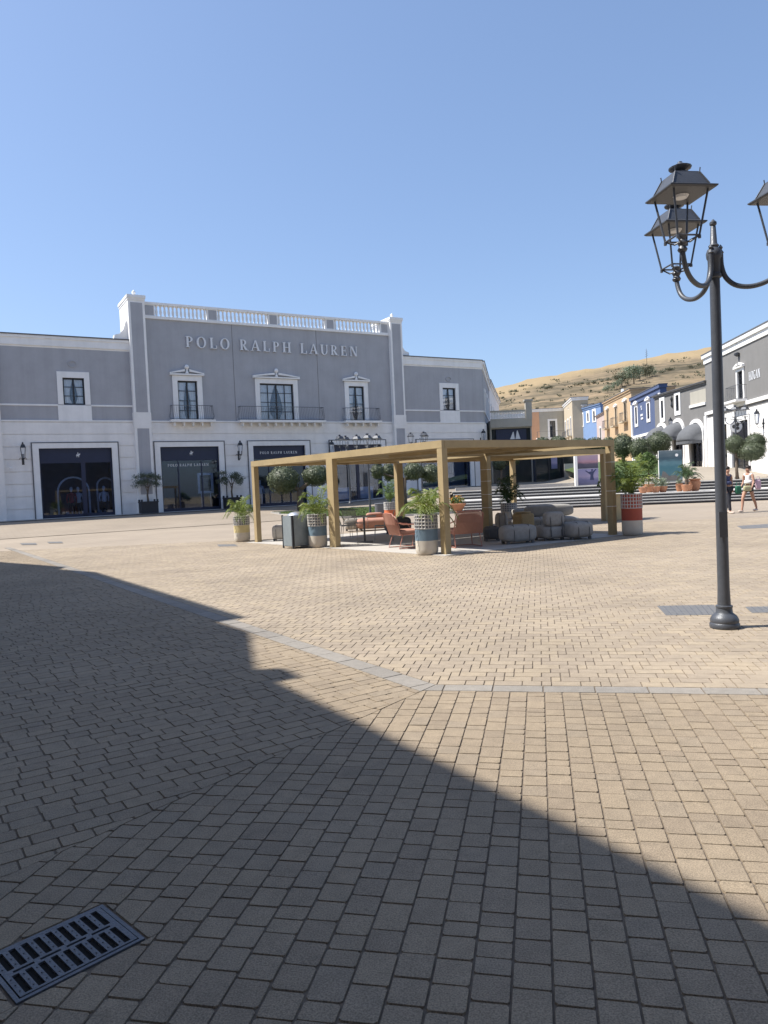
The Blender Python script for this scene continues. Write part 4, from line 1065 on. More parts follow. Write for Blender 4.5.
# ------------------------------------------------------------------ street lamps
def cat_(P, k=4):
    P = [Vector(p) for p in P]; out = []
    for i in range(len(P) - 1):
        a, b, c, d = P[max(i - 1, 0)], P[i], P[i + 1], P[min(i + 2, len(P) - 1)]
        for j in range(k):
            t = j / k; out.append(.5 * ((2 * b) + (c - a) * t + (2 * a - 5 * b + 4 * c - d) * t * t + (3 * b - a - 3 * c + d) * t ** 3))
    return out + [P[-1]]
def lamp_arm(par, ang, r, z0, zt_, q0_=-.635):
    d = Vector((math.cos(ang), math.sin(ang), 0))
    def P(rr, z): return (d.x * rr, d.y * rr, z)
    a = MB().tube(cat_([P(.06, z0 + .20), P(.065, z0 + .08), P(.10, z0 - .03), P(.18, z0 - .11), P(.29, z0 - .14), P(.40, z0 - .13), P(.50, z0 - .09), P(.575, z0 - .02), P(r - .01, z0 + .08), P(r, z0 + .15)]), .0235, 12)
    a.lathe([(.034, 0), (.045, .02), (.03, .05), (.045, .08), (.03, .11), (.045, .14), (.02, .16)], 12, P(r, z0 + .12))
    a.lathe([(.01, 0), (.03, .02), (.012, .05), (.022, .07), (.003, .1)], 10, P(.06, z0 + .19))
    ao = a.build('arm', M['lamp_paint'], par, 'a')
    zb = zt_ - .40; l = MB(); q0 = q0_
    hb, htp = .15, .235
    for k in range(4):
        q = q0 + k * PI / 2; q2 = q + PI / 2
        b_ = Vector(P(r, 0)) + Vector((math.cos(q) * hb, math.sin(q) * hb, zb)); t_ = Vector(P(r, 0)) + Vector((math.cos(q) * htp, math.sin(q) * htp, zt_))
        b2 = Vector(P(r, 0)) + Vector((math.cos(q2) * hb, math.sin(q2) * hb, zb))
        l.tube([b_, t_], .0095, 6); l.tube([b_, b2], .0085, 6)
        l.tube([b_, b_ + Vector((0, 0, -.03))], .014, 6)
        l.tube([b_, Vector(P(r, z0 + .20)) * .55 + b_ * .45 + Vector((0, 0, -.02)), Vector(P(r, z0 + .22))], .009, 6)
    lo = l.build('lantern_frame', M['lamp_paint'], ao)
    rf = MB(); rf.lathe([(.30, -.012), (.322, 0.0), (.322, .010), (.245, .035)], 4, (d.x * r, d.y * r, zt_), rot=q0)
    rf.lathe([(.244, .036), (.165, .155), (.16, .165)], 4, (d.x * r, d.y * r, zt_), rot=q0)
    rf.lathe([(.085, .166), (.08, .185), (.05, .195), (.045, .21), (.098, .228), (.102, .24), (.055, .262), (.022, .28), (.02, .29), (.002, .30)], 14, (d.x * r, d.y * r, zt_))
    for k in range(4):
        q = q0 + k * PI / 2; c = Vector((d.x * r, d.y * r, zt_))
        rf.tube([c + Vector((math.cos(q) * .25, math.sin(q) * .25, .035)), c + Vector((math.cos(q) * .167, math.sin(q) * .167, .16)), c + Vector((math.cos(q) * .172, math.sin(q) * .172, .195))], .006, 5)
    rf.build('lantern_roof', M['lamp_paint'], ao)
    MB().lathe([(.055, -.035), (.07, -.014)], 16, (d.x * r, d.y * r, zt_)).build('led_plate', M['letter'], ao)
def street_lamp(X, Y, Z, label, angs, ys=1.0):
    t = empty('street_lamp', label, 'street lamp', (X, Y, Z), 0, 'black lantern street lamps')
    MB().lathe([(.136, 0), (.14, .01), (.14, .04), (.13, .055), (.133, .065), (.133, .085), (.115, .12), (.09, .14), (.078, .152), (.074, .2), (.079, .204), (.079, .22), (.062, .226), (.056, .4), (.052, 1.6), (.049, 3.0), (.047, 3.42)], 28).build('pole', M['lamp_paint'], t, 'a')
    MB().lathe([(.052, 3.42), (.066, 3.43), (.066, 3.46), (.056, 3.47), (.06, 3.6), (.07, 3.62), (.074, 3.66), (.06, 3.7), (.04, 3.72), (.05, 3.735), (.033, 3.755), (.024, 3.92), (.02, 3.925), (.033, 3.94), (.033, 3.96), (.005, 3.99)], 20).build('finial', M['lamp_paint'], t, 'a')
    for a, zt_ in angs: lamp_arm(t, a, .63, 3.45, zt_)
    return t
LX, LY = gnd(725, 629)
LY += .07; LX += .03
main_lamp = street_lamp(LX, LY, 0, 'tall black street lamp with lanterns in the right foreground', [(math.radians(221), 4.09), (math.radians(101), 4.12), (math.radians(344), 4.12)])
MB().box(-.052, .03, -.062, -.05, .9, 1.15).build('access_door', M['lamp_paint'], main_lamp)
def lamp_at(px, py, Y, label, rz):
    z = at(px, py, Y); return dup(main_lamp, (z.x, Y, h(z.x, Y)), rz, label, 'black lantern street lamps')
p = ground_on(371, 516, h); dup(main_lamp, (at(370.5, 516, 39.5).x, 39.5, at(370.5, 516, 39.5).z), .9, 'black street lamp on the lawn, right of two seen through the pergola')
dup(main_lamp, (at(350.5, 504, 47).x, 47, at(350.5, 504, 47).z), 2.1, 'black street lamp behind the lawn, left of two seen through the pergola')
dup(main_lamp, (at(422.5, 497, 50).x, 50, at(422.5, 497, 50).z), 1.2, 'black street lamp in front of the right wing of the grey store')
dup(main_lamp, (at(737, 477, 44.5).x, 44.5, 1.02), .4, 'black street lamp behind the cloud clipped tree at right')
# ------------------------------------------------------------------ trees near the store
def blobs_px(Y, lst, X0, Z0):
    out = []
    for (x0, x1, y0, y1, dy) in lst:
        a = at((x0 + x1) / 2, (y0 + y1) / 2, Y + dy); s_ = (Y + dy) / FP
        out.append((a.x - X0, dy, a.z - Z0, (x1 - x0) / 2 * s_, (y1 - y0) / 2 * s_))
    return out
def px_tree(Y, tx, ty, blobs, label, group='clipped cloud trees', **k):
    k.setdefault('size', .055)
    b = at(tx, ty, Y); zb = h(b.x, Y); B = blobs_px(Y, blobs, b.x, zb)
    low = min(q[2] - q[4] for q in B); 
    return topiary((b.x, Y, zb - .03), label, B, [(0, 0, -.05), (-.04, 0, low * .5 + .1), (-.02, 0, low + .25)], group=group, **k)
random.seed(31)
px_tree(44.5, 301, 507, [(267, 300, 465, 494, 0), (302, 330, 464, 486, .4)], 'clipped round tree with dark trunk seen through the left bay of the pergola', r0=.24)
px_tree(42.5, 406, 507, [(371, 384, 463, 479, -.3), (382, 396, 462, 481, .3), (403, 424, 461, 480, 0), (420, 441, 464, 482, .5)], 'clipped cloud tree between the pergola posts in front of the right wing', r0=.14)
px_tree(58, 502, 485, [(492, 506, 456, 470, 0), (504, 520, 452, 466, .5)], 'clipped tree in front of the dark glazed pavilion', size=.06)
px_tree(57, 624, 468, [(612, 634, 433, 458, 0), (600, 618, 437, 452, 1.5)], 'clipped round tree right of the pergola corner, leftmost of the row', size=.06, r0=.2)
px_tree(55, 642, 468, [(629, 651, 437, 460, 0)], 'clipped ball tree in the middle of the row right of the pergola', size=.06, r0=.16)
px_tree(57.5, 660, 468, [(647, 671, 431, 455, 0)], 'clipped ball tree in front of the grey arcaded building', size=.06, r0=.16)
px_tree(43, 737.5, 478, [(725, 744, 434, 454, 0), (745, 766, 432, 452, .6), (738, 765, 441, 461, -.5)], 'cloud clipped tree of three lobes beside the two walking people', size=.04, dens=1500)
px_tree(66, 560, 470, [(532, 552, 437, 452, 0), (548, 568, 436, 451, 1), (566, 590, 438, 454, .5), (586, 604, 437, 453, 1.2)], 'row of clipped crowns rising behind the dark glazed pavilion', size=.08, dens=500)
def olive(px, py, label):
    s, z = MF.at(px, py, -1.0); c = MF.w(s, -1.0, h(*MF.w(s, -1.0)[:2]) + .05)
    t = empty('potted_olive_tree', label, 'potted tree', c, MF.rz, 'olive trees in black planters')
    pl = MB().box(-.5, .5, -.4, .4, 0, .72)
    for x in (-.5, .42):
        for y in (-.4, .32): pl.box(x - .01, x + .09, y - .01, y + .09, .72, .84)
    pl.box(-.53, .53, -.43, .43, .64, .719); pl.build('planter', M['black_planter'], t)
    tr = MB(); tr.tube([(0, 0, .7), (-.03, 0, 1.1), (.04, 0, 1.5)], [.07, .055, .05], 8)
    for a, b in (((.04, 0, 1.5), (-.35, .1, 2.0)), ((.04, 0, 1.5), (.3, -.1, 2.05)), ((-.02, 0, 1.3), (-.2, -.15, 1.8)), ((.04, 0, 1.5), (.05, .2, 2.2))): tr.tube([a, b], [.035, .015], 6)
    tr.build('trunk', M['bark'], t)
    cr = MB(); A = []
    for _ in range(20):
        cx, cy, cz = ru(-.75, .75), ru(-.5, .5), ru(-.4, .42)
        if (cx / .95) ** 2 + (cz / .55) ** 2 > 1: continue
        leaf_cloud(cr, A, (cx, cy, 2.0 + cz), (.3, .3, .2), 150, .04, .9)
    cr.a = A; cr.build('crown', M['leafolive'], t)
random.seed(5)
olive(149, 513.5, 'olive tree in a black planter left of the second shopfront')
olive(233, 510, 'olive tree in a black planter between second and third shopfronts')
# lawn
lawn_poly = [(-6.6, 43.6), (-4.6, 40.4), (-2.3, 38.2), (0, 37.2), (2.2, 37.0), (3.6, 38.0), (3.7, 44.5), (1.5, 47.5), (-2.5, 45.6), (-4.6, 44.6)]
lw = drape(lawn_poly, .6, .05, 'lawn', None).build('lawn', M['grass']); tag(lw, 'bright green lawn in front of the grey store', 'lawn', kind='stuff')
kb = MB()
for i in range(len(lawn_poly)):
    a, b = Vector(lawn_poly[i]), Vector(lawn_poly[(i + 1) % len(lawn_poly)]); n = max(1, int((b - a).length / 1.2))
    for k in range(n):
        p, q = a + (b - a) * k / n, a + (b - a) * (k + 1) / n; t_ = (q - p).normalized(); nn = Vector((t_.y, -t_.x)) * .1
        zz = (h(*p) + h(*q)) / 2
        pl = [p, q, q + nn, p + nn]
        if area(pl) < 0: pl = pl[::-1]
        kb.prism(pl, zz - .25, zz + .09)
struct(kb.build('lawn_kerb', M['kerb']))
bl = MB(); A = []
random.seed(2)
for _ in range(9000):
    x, y = ru(-6.5, 3.8), ru(37, 47.5); ins = False
    for k in range(len(lawn_poly)):
        (ax, ay), (bx_, by) = lawn_poly[k], lawn_poly[(k + 1) % len(lawn_poly)]
        if (ay > y) != (by > y) and x < (bx_ - ax) * (y - ay) / (by - ay) + ax: ins = not ins
    if not ins: continue
    z = h(x, y) + .05; a = ru(0, PI); dx, dy = .02 * math.cos(a), .02 * math.sin(a); hh = ru(.03, .09)
    bl.add([(x - dx, y - dy, z), (x + dx, y + dy, z), (x + ru(-.02, .02), y, z + hh)], [(0, 1, 2)]); A.append(rnd())
bl.a = A; tag(bl.build('grass', M['grass']), 'short grass blades of the lawn', 'grass', kind='stuff')
# raised lawn behind the steps at right
rl = [(13.5, 48.5), (20.2, 48), (21.5, 55), (20.5, 60.5), (15, 61)]
o = drape(rl, .8, 0, 'lawn', None, lambda X, Y: h(X, Y) + .18 + .5 * sm((Y - 48.5) / 9)).build('lawn', M['grass']); tag(o, 'raised lawn behind the steps right of the pergola', 'lawn', kind='stuff')
mk = MB()
for a, b in zip(rl, rl[1:] + rl[:1]):
    a, b = Vector(a), Vector(b); t_ = (b - a).normalized(); nn = Vector((t_.y, -t_.x)) * .14; pl = [a, b, b + nn, a + nn]
    if area(pl) < 0: pl = pl[::-1]
    zz = max(h(*a) + .18 + .5 * sm((a.y - 48.5) / 9), h(*b) + .18 + .5 * sm((b.y - 48.5) / 9))
    mk.prism(pl, 0, min(h(*a), h(*b)) + .22 if a.y < 50 or b.y < 50 else zz)
struct(mk.build('lawn_kerb', M['kerb']))
# flower bowl at the left end of the steps
p = at(457.5, 500, 38.2); t = empty('flower_bowl', 'wide terracotta bowl of yellow flowers at the left end of the steps', 'flower bowl', (p.x, 38.2, h(p.x, 38.2)))
MB().lathe([(.25, 0), (.3, .04), (.2, .1), (.28, .2), (.42, .42), (.45, .46), (.4, .47)], 20).build('bowl', M['terracotta'], t, 'a')
fb = MB(); A = []; leaf_cloud(fb, A, (0, 0, .62), (.42, .42, .26), 300, .06, .8); fb.a = A; fb.build('leaves', M['leafbush'], t)
fb = MB(); A = []; leaf_cloud(fb, A, (0, 0, .68), (.4, .4, .24), 130, .04, .3); fb.a = A; fb.build('flowers', M['flower'], t)
# ------------------------------------------------------------------ pots on the landing
ZL = .54
def landing(px, back=0.0): 
    Y = stair_y(at(px, 490, 38).x, 2.4 + back); return (at(px, 490, Y).x, Y, ZL)
c = landing(695); t = empty('terracotta_urn', 'large terracotta urn right of the cycas on the landing', 'urn', c, 0, 'terracotta pots on the steps')
MB().lathe([(.16, 0), (.2, .03), (.26, .2), (.30, .42), (.29, .5), (.24, .56), (.31, .6), (.31, .64), (.25, .66)], 22).build('urn', M['terracotta'], t, 'a')
fb = MB(); A = []; leaf_cloud(fb, A, (0, 0, .7), (.2, .2, .1), 60, .05, .9); fb.a = A; fb.build('dry_plant', M['leafpale'], t)
c = landing(687, -.4); t = empty('potted_cycas', 'dark cycas palm in a terracotta pot on the landing', 'potted palm', c, 0, 'terracotta pots on the steps')
MB().lathe([(.18, 0), (.25, .12), (.28, .3), (.3, .34), (.24, .36)], 22).build('pot', M['terracotta'], t, 'a'); MB().lathe([(.1, .3), (.11, .6), (.06, .65)], 10).build('trunk', M['bark'], t)
palm_foliage(t, 'leafcycas', .6, 26, .95, .75, .45, .2, .03, 20, 41)
c = landing(679.5, .2); t = empty('terracotta_pot', 'small terracotta pot with a succulent left of the cycas', 'pot', c, 0, 'terracotta pots on the steps')
MB().lathe([(.12, 0), (.18, .15), (.19, .36), (.22, .4), (.17, .41)], 20).build('pot', M['terracotta'], t, 'a')
fb = MB(); A = []; leaf_cloud(fb, A, (0, 0, .52), (.18, .18, .16), 60, .06, .9); fb.a = A; fb.build('plant', M['leafpale'], t)
random.seed(77)
c = landing(649, .8); t = empty('potted_shrub', 'tall green shrub behind the palms, left of the blue display board', 'shrub', c, 0)
MB().lathe([(.2, 0), (.3, .2), (.34, .45), (.28, .46)], 20).build('pot', M['terracotta'], t, 'a'); MB().tube([(0, 0, .4), (0, 0, 1.3)], .04).build('stem', M['bark'], t)
fb = MB(); A = []
for q in ((0, 0, 1.45, .5), (.22, .1, 1.75, .35), (-.25, 0, 1.7, .34), (0, .1, 1.95, .28)): leaf_cloud(fb, A, q[:3], (q[3],) * 3, 900, .055, .8)
fb.a = A; fb.build('foliage', M['leafbush'], t)
for k, (px, lab, hh) in enumerate(((643, 'pale leafy plant in a low pot left of the tall shrub', .5), (656, 'pale leafy plant in a terracotta pot right of the tall shrub', .42), (663, 'small pale plant in the pot nearest the cycas', .3))):
    c = landing(px, -.5 + .2 * k); t = empty('potted_plant', lab, 'potted plant', c, 0, 'leafy pots on the landing')
    MB().lathe([(.14, 0), (.22, .2), (.25, .32), (.2, .33)], 18).build('pot', M['terracotta'], t, 'a')
    fb = MB(); A = []; leaf_cloud(fb, A, (0, 0, .3 + hh * .7), (.36, .36, hh), 260, .055, .9); fb.a = A; fb.build('foliage', M['leafpale' if k else 'leafbush'], t)
# ------------------------------------------------------------------ display boards
def emis_free(name, stops, axis='Z', scale=1.0):
    m = bpy.data.materials.new(name); m.use_nodes = True; nt = m.node_tree; b = nt.nodes['Principled BSDF']; b.inputs['Roughness'].default_value = .5
    tc = nt.nodes.new('ShaderNodeTexCoord'); sx = nt.nodes.new('ShaderNodeSeparateXYZ'); nt.links.new(tc.outputs['Generated'], sx.inputs[0])
    n = nt.nodes.new('ShaderNodeTexNoise'); n.inputs['Scale'].default_value = 3; n.inputs['Detail'].default_value = 6
    mp = nt.nodes.new('ShaderNodeMapping'); mp.inputs['Scale'].default_value = (1, 1, 5); nt.links.new(tc.outputs['Generated'], mp.inputs[0]); nt.links.new(mp.outputs[0], n.inputs['Vector'])
    a = nt.nodes.new('ShaderNodeMath'); a.operation = 'MULTIPLY_ADD'; a.inputs[1].default_value = .3
    s = nt.nodes.new('ShaderNodeMath'); s.operation = 'SUBTRACT'; s.inputs[1].default_value = .15
    nt.links.new(n.outputs['Fac'], a.inputs[0]); nt.links.new(sx.outputs['Z'], s.inputs[0]); nt.links.new(s.outputs[0], a.inputs[2])
    r = nt.nodes.new('ShaderNodeValToRGB'); els = r.color_ramp.elements
    while len(els) < len(stops): els.new(.5)
    for e, (p, c) in zip(els, stops): e.position = p; e.color = (*c, 1)
    nt.links.new(a.outputs[0], r.inputs['Fac']); nt.links.new(r.outputs['Color'], b.inputs['Base Color'])
    return m
M['print_sea'] = emis_free('print_sea', [(0, (.3, .31, .31)), (.15, (.08, .17, .21)), (.45, (.05, .15, .19)), (.62, (.1, .2, .24)), (.75, (.04, .08, .11)), (1, (.13, .17, .19))])
M['print_pink'] = emis_free('print_pink', [(0, (.06, .06, .09)), (.35, (.09, .08, .12)), (.5, (.4, .22, .26)), (.75, (.35, .25, .34)), (1, (.42, .3, .34))])
M['print_purple'] = emis_free('print_purple', [(0, (.12, .13, .22)), (.35, (.16, .16, .3)), (.5, (.32, .28, .42)), (1, (.26, .25, .42))])
Yb = 45.5; c = at(588, 486, Yb); t = empty('display_totem', 'white box totem with two purple and pink pictures behind the pergola', 'display board', (c.x, Yb, 1.0), -.12)
zt_ = at(588, 455, Yb).z - 1.0
MB().box(-.62, .62, -.2, .2, 0, zt_).box(-.78, -.62, -.26, .2, -.05, zt_ + .03).build('box', M['white_trim'], t)
MB().box(-.61, .61, -.212, -.2005, .05, zt_ * .55).build('picture', M['print_purple'], t); MB().box(-.61, .61, -.212, -.2005, zt_ * .56, zt_ - .02).build('picture', M['print_pink'], t)
fg = MB(); fg.prism_y([(.1, .35), (.34, .35), (.3, .6), (.34, .78), (.5, .98), (.46, 1.02), (.28, .86), (.22, .88), (.04, .84), (-.14, .95), (-.16, .9), (.04, .74), (.14, .66)], -.2165, -.2125)
fg.lathe([(.01, 0), (.06, .05), (.06, .1), (.01, .14)], 8, (.24, -.2145, .88)) if False else fg.prism_y(_arc(.24, .95, .06, .07, 0, 330, 10), -.2175, -.2125)
fg.build('silhouette', M['print_pink'] if False else M['cloth_navy'], t)
Yb = 44.6; c = at(670, 483, Yb); t = empty('display_board', 'blue display board with sea picture behind the cycas', 'display board', (c.x, Yb, 1.0), -.2)
zt_ = at(670, 450.5, Yb).z - 1.0
MB().box(-.66, .66, -.35, -.15, 0, zt_).build('box', M['white_trim'], t); MB().box(-.66, .66, -.362, -.3505, .02, zt_ - .01).build('picture', M['print_sea'], t)
MB().prism_y(_arc(.36, zt_ - .3, .09, .09, 0, 340, 16), -.366, -.3625).build('printed_disc', M['curtain'], t)
MB().prism_y([(-.62, .1), (.3, .1), (.55, .3), (.2, .42), (-.1, .38), (-.3, .62), (-.45, .7), (-.5, .5)], -.3655, -.3625).build('printed_rock', M['grate_far'], t)
# ------------------------------------------------------------------ street buildings at right
def house(name, label, fr, s0, s1, zb, zt, dep, wall_m, openings, cat='building', cornice=.45, trim='white_trim', base=None, yoff=0.0, drop=0.0):
    t = empty(name, label, cat, (fr.o[0], fr.o[1], 0), fr.rz)
    w_ = MB().wall(s0, s1, zb, zt - cornice, openings, yoff, yoff + .3)
    zs = zt - cornice - drop; w_.box(s0, s0 + .25, yoff + .3, yoff + dep, zb, zs); w_.box(s1 - .25, s1, yoff + .3, yoff + dep, zb, zs); w_.box(s0 + .25, s1 - .25, yoff + dep - .2, yoff + dep, zb, zs)
    if drop: MB().box(s0 + .02, s1 - .02, yoff + .301, yoff + dep - .01, zs + .001, zs + .12).build('flat_roof', M['roof_grey'], t); cdep = .45
    else: cdep = dep
    w_.build('wall', M[wall_m], t)
    if cornice:
        c_ = MB().box(s0 - .05, s1 + .05, yoff - .08, yoff + cdep + .05, zt - cornice, zt - cornice * .45); c_.box(s0 - .16, s1 + .16, yoff - .2, yoff + cdep + .1, zt - cornice * .45, zt - .06)
        c_.build('cornice', M[trim], t)
        MB().box(s0 - .2, s1 + .2, yoff - .24, yoff + cdep + .14, zt - .06, zt).build('roof', M['roof_grey'], t)
    return t
def win2(t, o, ws=.18, nx=2, nz=3, y=0.0, m='white_trim', ped=False, wb=.15):
    surround(t, o[0], o[1], o[2], o[3], ws, ws, y, wb, .06, m)
    make_window(t, *o, nx, nz, y, .05, False)
    if ped: pediment(t, o[0] - ws - .1, o[1] + ws + .1, o[3] + ws, y - .01, False, .35)
HF = Frame((25.4, 57.8), (-1.1, -11))                       # x runs from the far end towards the camera
def hb(fr, x0, y0, x1, y1): s0, s1, a, b = fr.box(x0, y0, x1, y1); return [s0, s1, a, b]
dw = hb(HF, 738, 371, 743.5, 400.5); dw[2] = 6.35
so_ = hb(HF, 733, 421, 750, 466); so_[3] = 4.9; so_[2] = 1.6
zt = 10.6
t = house('shop_building', 'charcoal building with HOGAN letters and white cornice at the right edge', HF, 0, 24, .8, zt, 12, 'grey_wall2', [tuple(dw), (2.0, 4.6, 1.7, 4.9), tuple(so_), (13.5, 17.5, 1.2, 4.9)], cornice=.75)
win2(t, tuple(dw), .22, 2, 4, ped=True, wb=0)
bs = MB().box(dw[0] - .6, dw[1] + .6, -.75, -.01, 6.15, 6.3); so = bs.build('balcony', M['white_trim'], t); railing(so, dw[0] - .5, dw[1] + .5, 6.3, 7.25, -.65, .08, True, .13)
zc = HF.at(768, 398)[1]
MB().box(0, 24, -.12, -.001, 5.9, 6.14).build('string_course', M['white_trim'], t)
lc = MB(); hs = [(2.0 - .25, 4.6 + .25, 0, 5.2), (so_[0] - .3, so_[1] + .3, 0, 5.25), (13.2, 17.8, 0, 5.2)]
nco = 8
for i in range(nco): lc.wall(0, 24, .8 + (5.1 - .25) * i / nco, .8 + (5.1 - .25) * (i + 1) / nco - .02, hs, -.06, -.001)
lc.build('lower_wall', M['white_plaster'], t)
MB().box(-.1, .4, -.16, .01, .8, 5.85).build('pilaster', M['white_trim'], t)
for a in ((2.0, 4.6, 1.7, 4.9), tuple(so_), (13.5, 17.5, 1.2, 4.9)):
    surround(t, a[0], a[1], a[2], a[3], .25, .3, -.0, 0, .12, name='shop_surround'); make_window(t, *a, 2, 1, 0.0, .09, False, 'shop_glass', .2, 'shop_window')
la, lb_, lz0, lz1 = HF.box(749.2, 371.5, 760.5, 378.5)
lt, wd = text_mesh('HOGAN', 1, .08, .16, 'lettering', M['letter'], t); lt.scale = ((lb_ - la) / wd, .3, .55); lt.location = ((la + lb_) / 2, -.01, HF.at(755, 378)[1] - .05)
vm = MB(); c_ = HF.at(739, 355); vm.lathe([(.05, -.1), (.2, 0), (.2, .12), (.05, .2)], 10, (c_[0], -.12, c_[1])); vm.build('wall_vent', M['iron'], t)
wall_lamp(HF, 764.5, 418, 'black wall lantern on the white base of the charcoal building')
c_ = HF.at(729, 428, -1.0); r = empty('round_sign', 'white round shop sign hanging from an iron bracket', 'sign', HF.w(c_[0], 0, c_[1]), HF.rz)
MB().tube([(0, 0, .55), (0, -.9, .55)], .02).tube([(0, -.0, .2), (0, -.4, .5), (0, -.8, .55)], .014).build('bracket', M['iron'], r)
sg_ = MB(); sg_.lathe([(.40, -.03), (.42, 0), (.40, .03)], 28); so = sg_.build('disc', M['letter'], r); so.rotation_euler = (0, PI / 2, 0); so.location = (0, -.55, .08)
pt = MB(); 
for x, y, q in ((-.12, .1, .12), (.12, .1, .12), (0, -.12, .14)): pt.lathe([(q, .031), (q * .9, .04)], 14, (x, y, 0))
po_ = pt.build('printed_mark', M['iron'], so)
# grey arcaded building
GF = Frame((25.0, 67.5), (.4, -9.7))
gw1 = hb(GF, 661.5, 400.5, 663.8, 418); gw2 = hb(GF, 676.3, 395, 679.3, 411)
zb = 1.6; dsh = [(GF.at(a_, 440)[0], GF.at(b_, 440)[0], zb, GF.at((a_ + b_) / 2, t_)[1] - .35) for a_, b_, t_ in ((658.8, 666, 427), (674.5, 683, 423.5), (691.5, 702.5, 426))]
t = house('arcaded_building', 'grey two storey building with white arches and dark rounded awnings', GF, 0, 9.75, 1.2, 8.6, 11, 'grey_wall2', [tuple(gw1), tuple(gw2)] + dsh, cornice=.3, trim='grey_wall2')
for o in (gw1, gw2): win2(t, tuple(o), .28, 2, 3, wb=.35)
t0, t1 = GF.at(690, 400)[0], 9.75
MB().box(t0, t1, -.1, .02, 6.75, 6.95).build('ledge', M['white_trim'], t)
MB().box(t0 + .05, t1, -.012, -.001, 6.97, 8.0).build('recess_panel', M['stone_wall'], t)
md = MB(); c_ = GF.at(672.3, 402); md.lathe([(.02, -.5), (.12, -.3), (.06, 0), (.14, .3), (.02, .5)], 8, (c_[0], -.05, c_[1])); md.build('wall_ornament', M['iron'], t)
for i, (a, b, c, d) in enumerate(dsh):
    cx = (a + b) / 2; rr = (b - a) / 2 + .15; ar = MB()
    ar.ring(_arc(cx, d - .35, rr + .28, rr * .9 + .28, 0, 180, 16), _arc(cx, d - .35, rr, rr * .9, 0, 180, 16), -.14, -.001)
    ar.box(a - .43, a - .15, -.14, -.001, zb - .3, d - .35); ar.box(b + .15, b + .43, -.14, -.001, zb - .3, d - .35); ar.build('arch', M['white_trim'], t)
    aw = MB(); V = []; Fc = []; n = 8
    for j in range(n + 1):
        q = PI / 2 * j / n
        for k in range(13):
            al = PI * k / 12; R_ = rr * 1.12
            yy = -1.5 * math.sin(q); zz = d - .85 + (rr * .9 + .45) * math.cos(q) * math.sin(al) ** .6 * 1.0; xx = cx + R_ * math.cos(al)
            V.append((xx, yy * (math.sin(al) ** .35 if 0 < k < 12 else 0.0), zz))
    for j in range(n):
        for k in range(12): Fc.append((j * 13 + k, j * 13 + k + 1, j * 13 + k + 14, j * 13 + k + 13))
    aw.add(V, Fc); ao = aw.build('awning', M['awning'], t, True)
    sm_ = ao.modifiers.new('s', 'SOLIDIFY'); sm_.thickness = .03
    val = MB()
    pts = [V[n * 13 + k] for k in range(13)]
    val.add([p for p in pts] + [(p[0], p[1], p[2] - .22) for p in pts], [(k, k + 1, k + 14, k + 13) for k in range(12)])
    vo = val.build('valance', M['awning'], ao); sm_ = vo.modifiers.new('s', 'SOLIDIFY'); sm_.thickness = .02
    make_window(t, a, b, c, min(d, c + 2.6), 2, 1, 0.0, .08, False, 'shop_glass', .2, 'shop_window')
MB().wall(0, 9.75, 1.2, 4.6, [(a - .43, b + .43, 0, 6) for a, b, c, d in dsh] + [(-1, 11, 3.9, 5)], -.06, -.001).build('lower_wall', M['white_plaster'], t)
wall_lamp(GF, 676, 424, 'black wall lantern between the rounded awnings')
# blue building
BF = Frame((26.8, 79.0), (-1.2, -11.5))
L = BF.L
bw1 = hb(BF, 635.6, 407, 637.5, 424); bw2 = hb(BF, 647.6, 403, 649.8, 419)
t = house('blue_building', 'deep blue building with white corner pilasters and two narrow windows', BF, 0, L, 1.5, 9.7, 4, 'blue_wall', [tuple(bw1), tuple(bw2), (1.3, 4.2, 2, 5.0), (6.6, 10.2, 2, 5.0)], cornice=.8, trim='blue_wall', drop=.6)
for o in (bw1, bw2): win2(t, tuple(o), .28, 2, 3, ped=True, wb=.3)
cp_ = MB(); cp_.box(0, .5, -.12, -.001, 1.5, 8.9); cp_.box(L - .6, L, -.12, -.001, 1.5, 8.9); cp_.box(.5, L - .6, -.1, -.001, 5.35, 5.6); cp_.build('pilaster', M['white_trim'], t)
for a, b, c, d in ((1.3, 4.2, 2, 5.0), (6.6, 10.2, 2, 5.0)):
    surround(t, a, b, c, d, .3, .3, 0, 0, .13, name='shop_surround'); make_window(t, a, b, c, d, 2, 1, 0, .08, False, 'shop_glass', .2, 'shop_window')
sgn = MB(); cc = BF.at(642, 415); 
for k, (dx, dz, w_) in enumerate(((-.1, .75, .3), (.05, .5, .25), (0, -.1, .95), (.1, -.45, .85))): sgn.box(cc[0] + dx - w_ / 2, cc[0] + dx + w_ / 2, -.05, -.001, cc[1] + dz, cc[1] + dz + .2)
sgn.build('sign_lettering', M['letter'], t)
# peach building
PF = Frame((28.0, 92.7), (-1.2, -13.7)); L = PF.L
ops = [tuple(hb(PF, *q)) for q in ((607.3, 411, 608.6, 428.5), (615.6, 408.5, 617, 426), (624.6, 403, 626.6, 421.5))]
t = house('peach_building', 'peach building with three tall windows and small balconies', PF, 0, L, 1.8, 10.75, 4.5, 'peach_wall', ops, cornice=.45, trim='peach_wall')
for o in ops:
    win2(t, o, .2, 2, 4, ped=True, wb=0, m='beige_wall')
    b_ = MB().box(o[0] - .5, o[1] + .5, -.6, -.01, o[2] - .15, o[2]).build('balcony', M['beige_wall'], t); railing(b_, o[0] - .42, o[1] + .42, o[2], o[2] + .95, -.52, .05, True, .14)
pn = MB().prism_y([(.2, 10.76), (1.3, 10.76), (.75, 12.2)], 2, 2.3).build('gable', M['white_trim'], t)
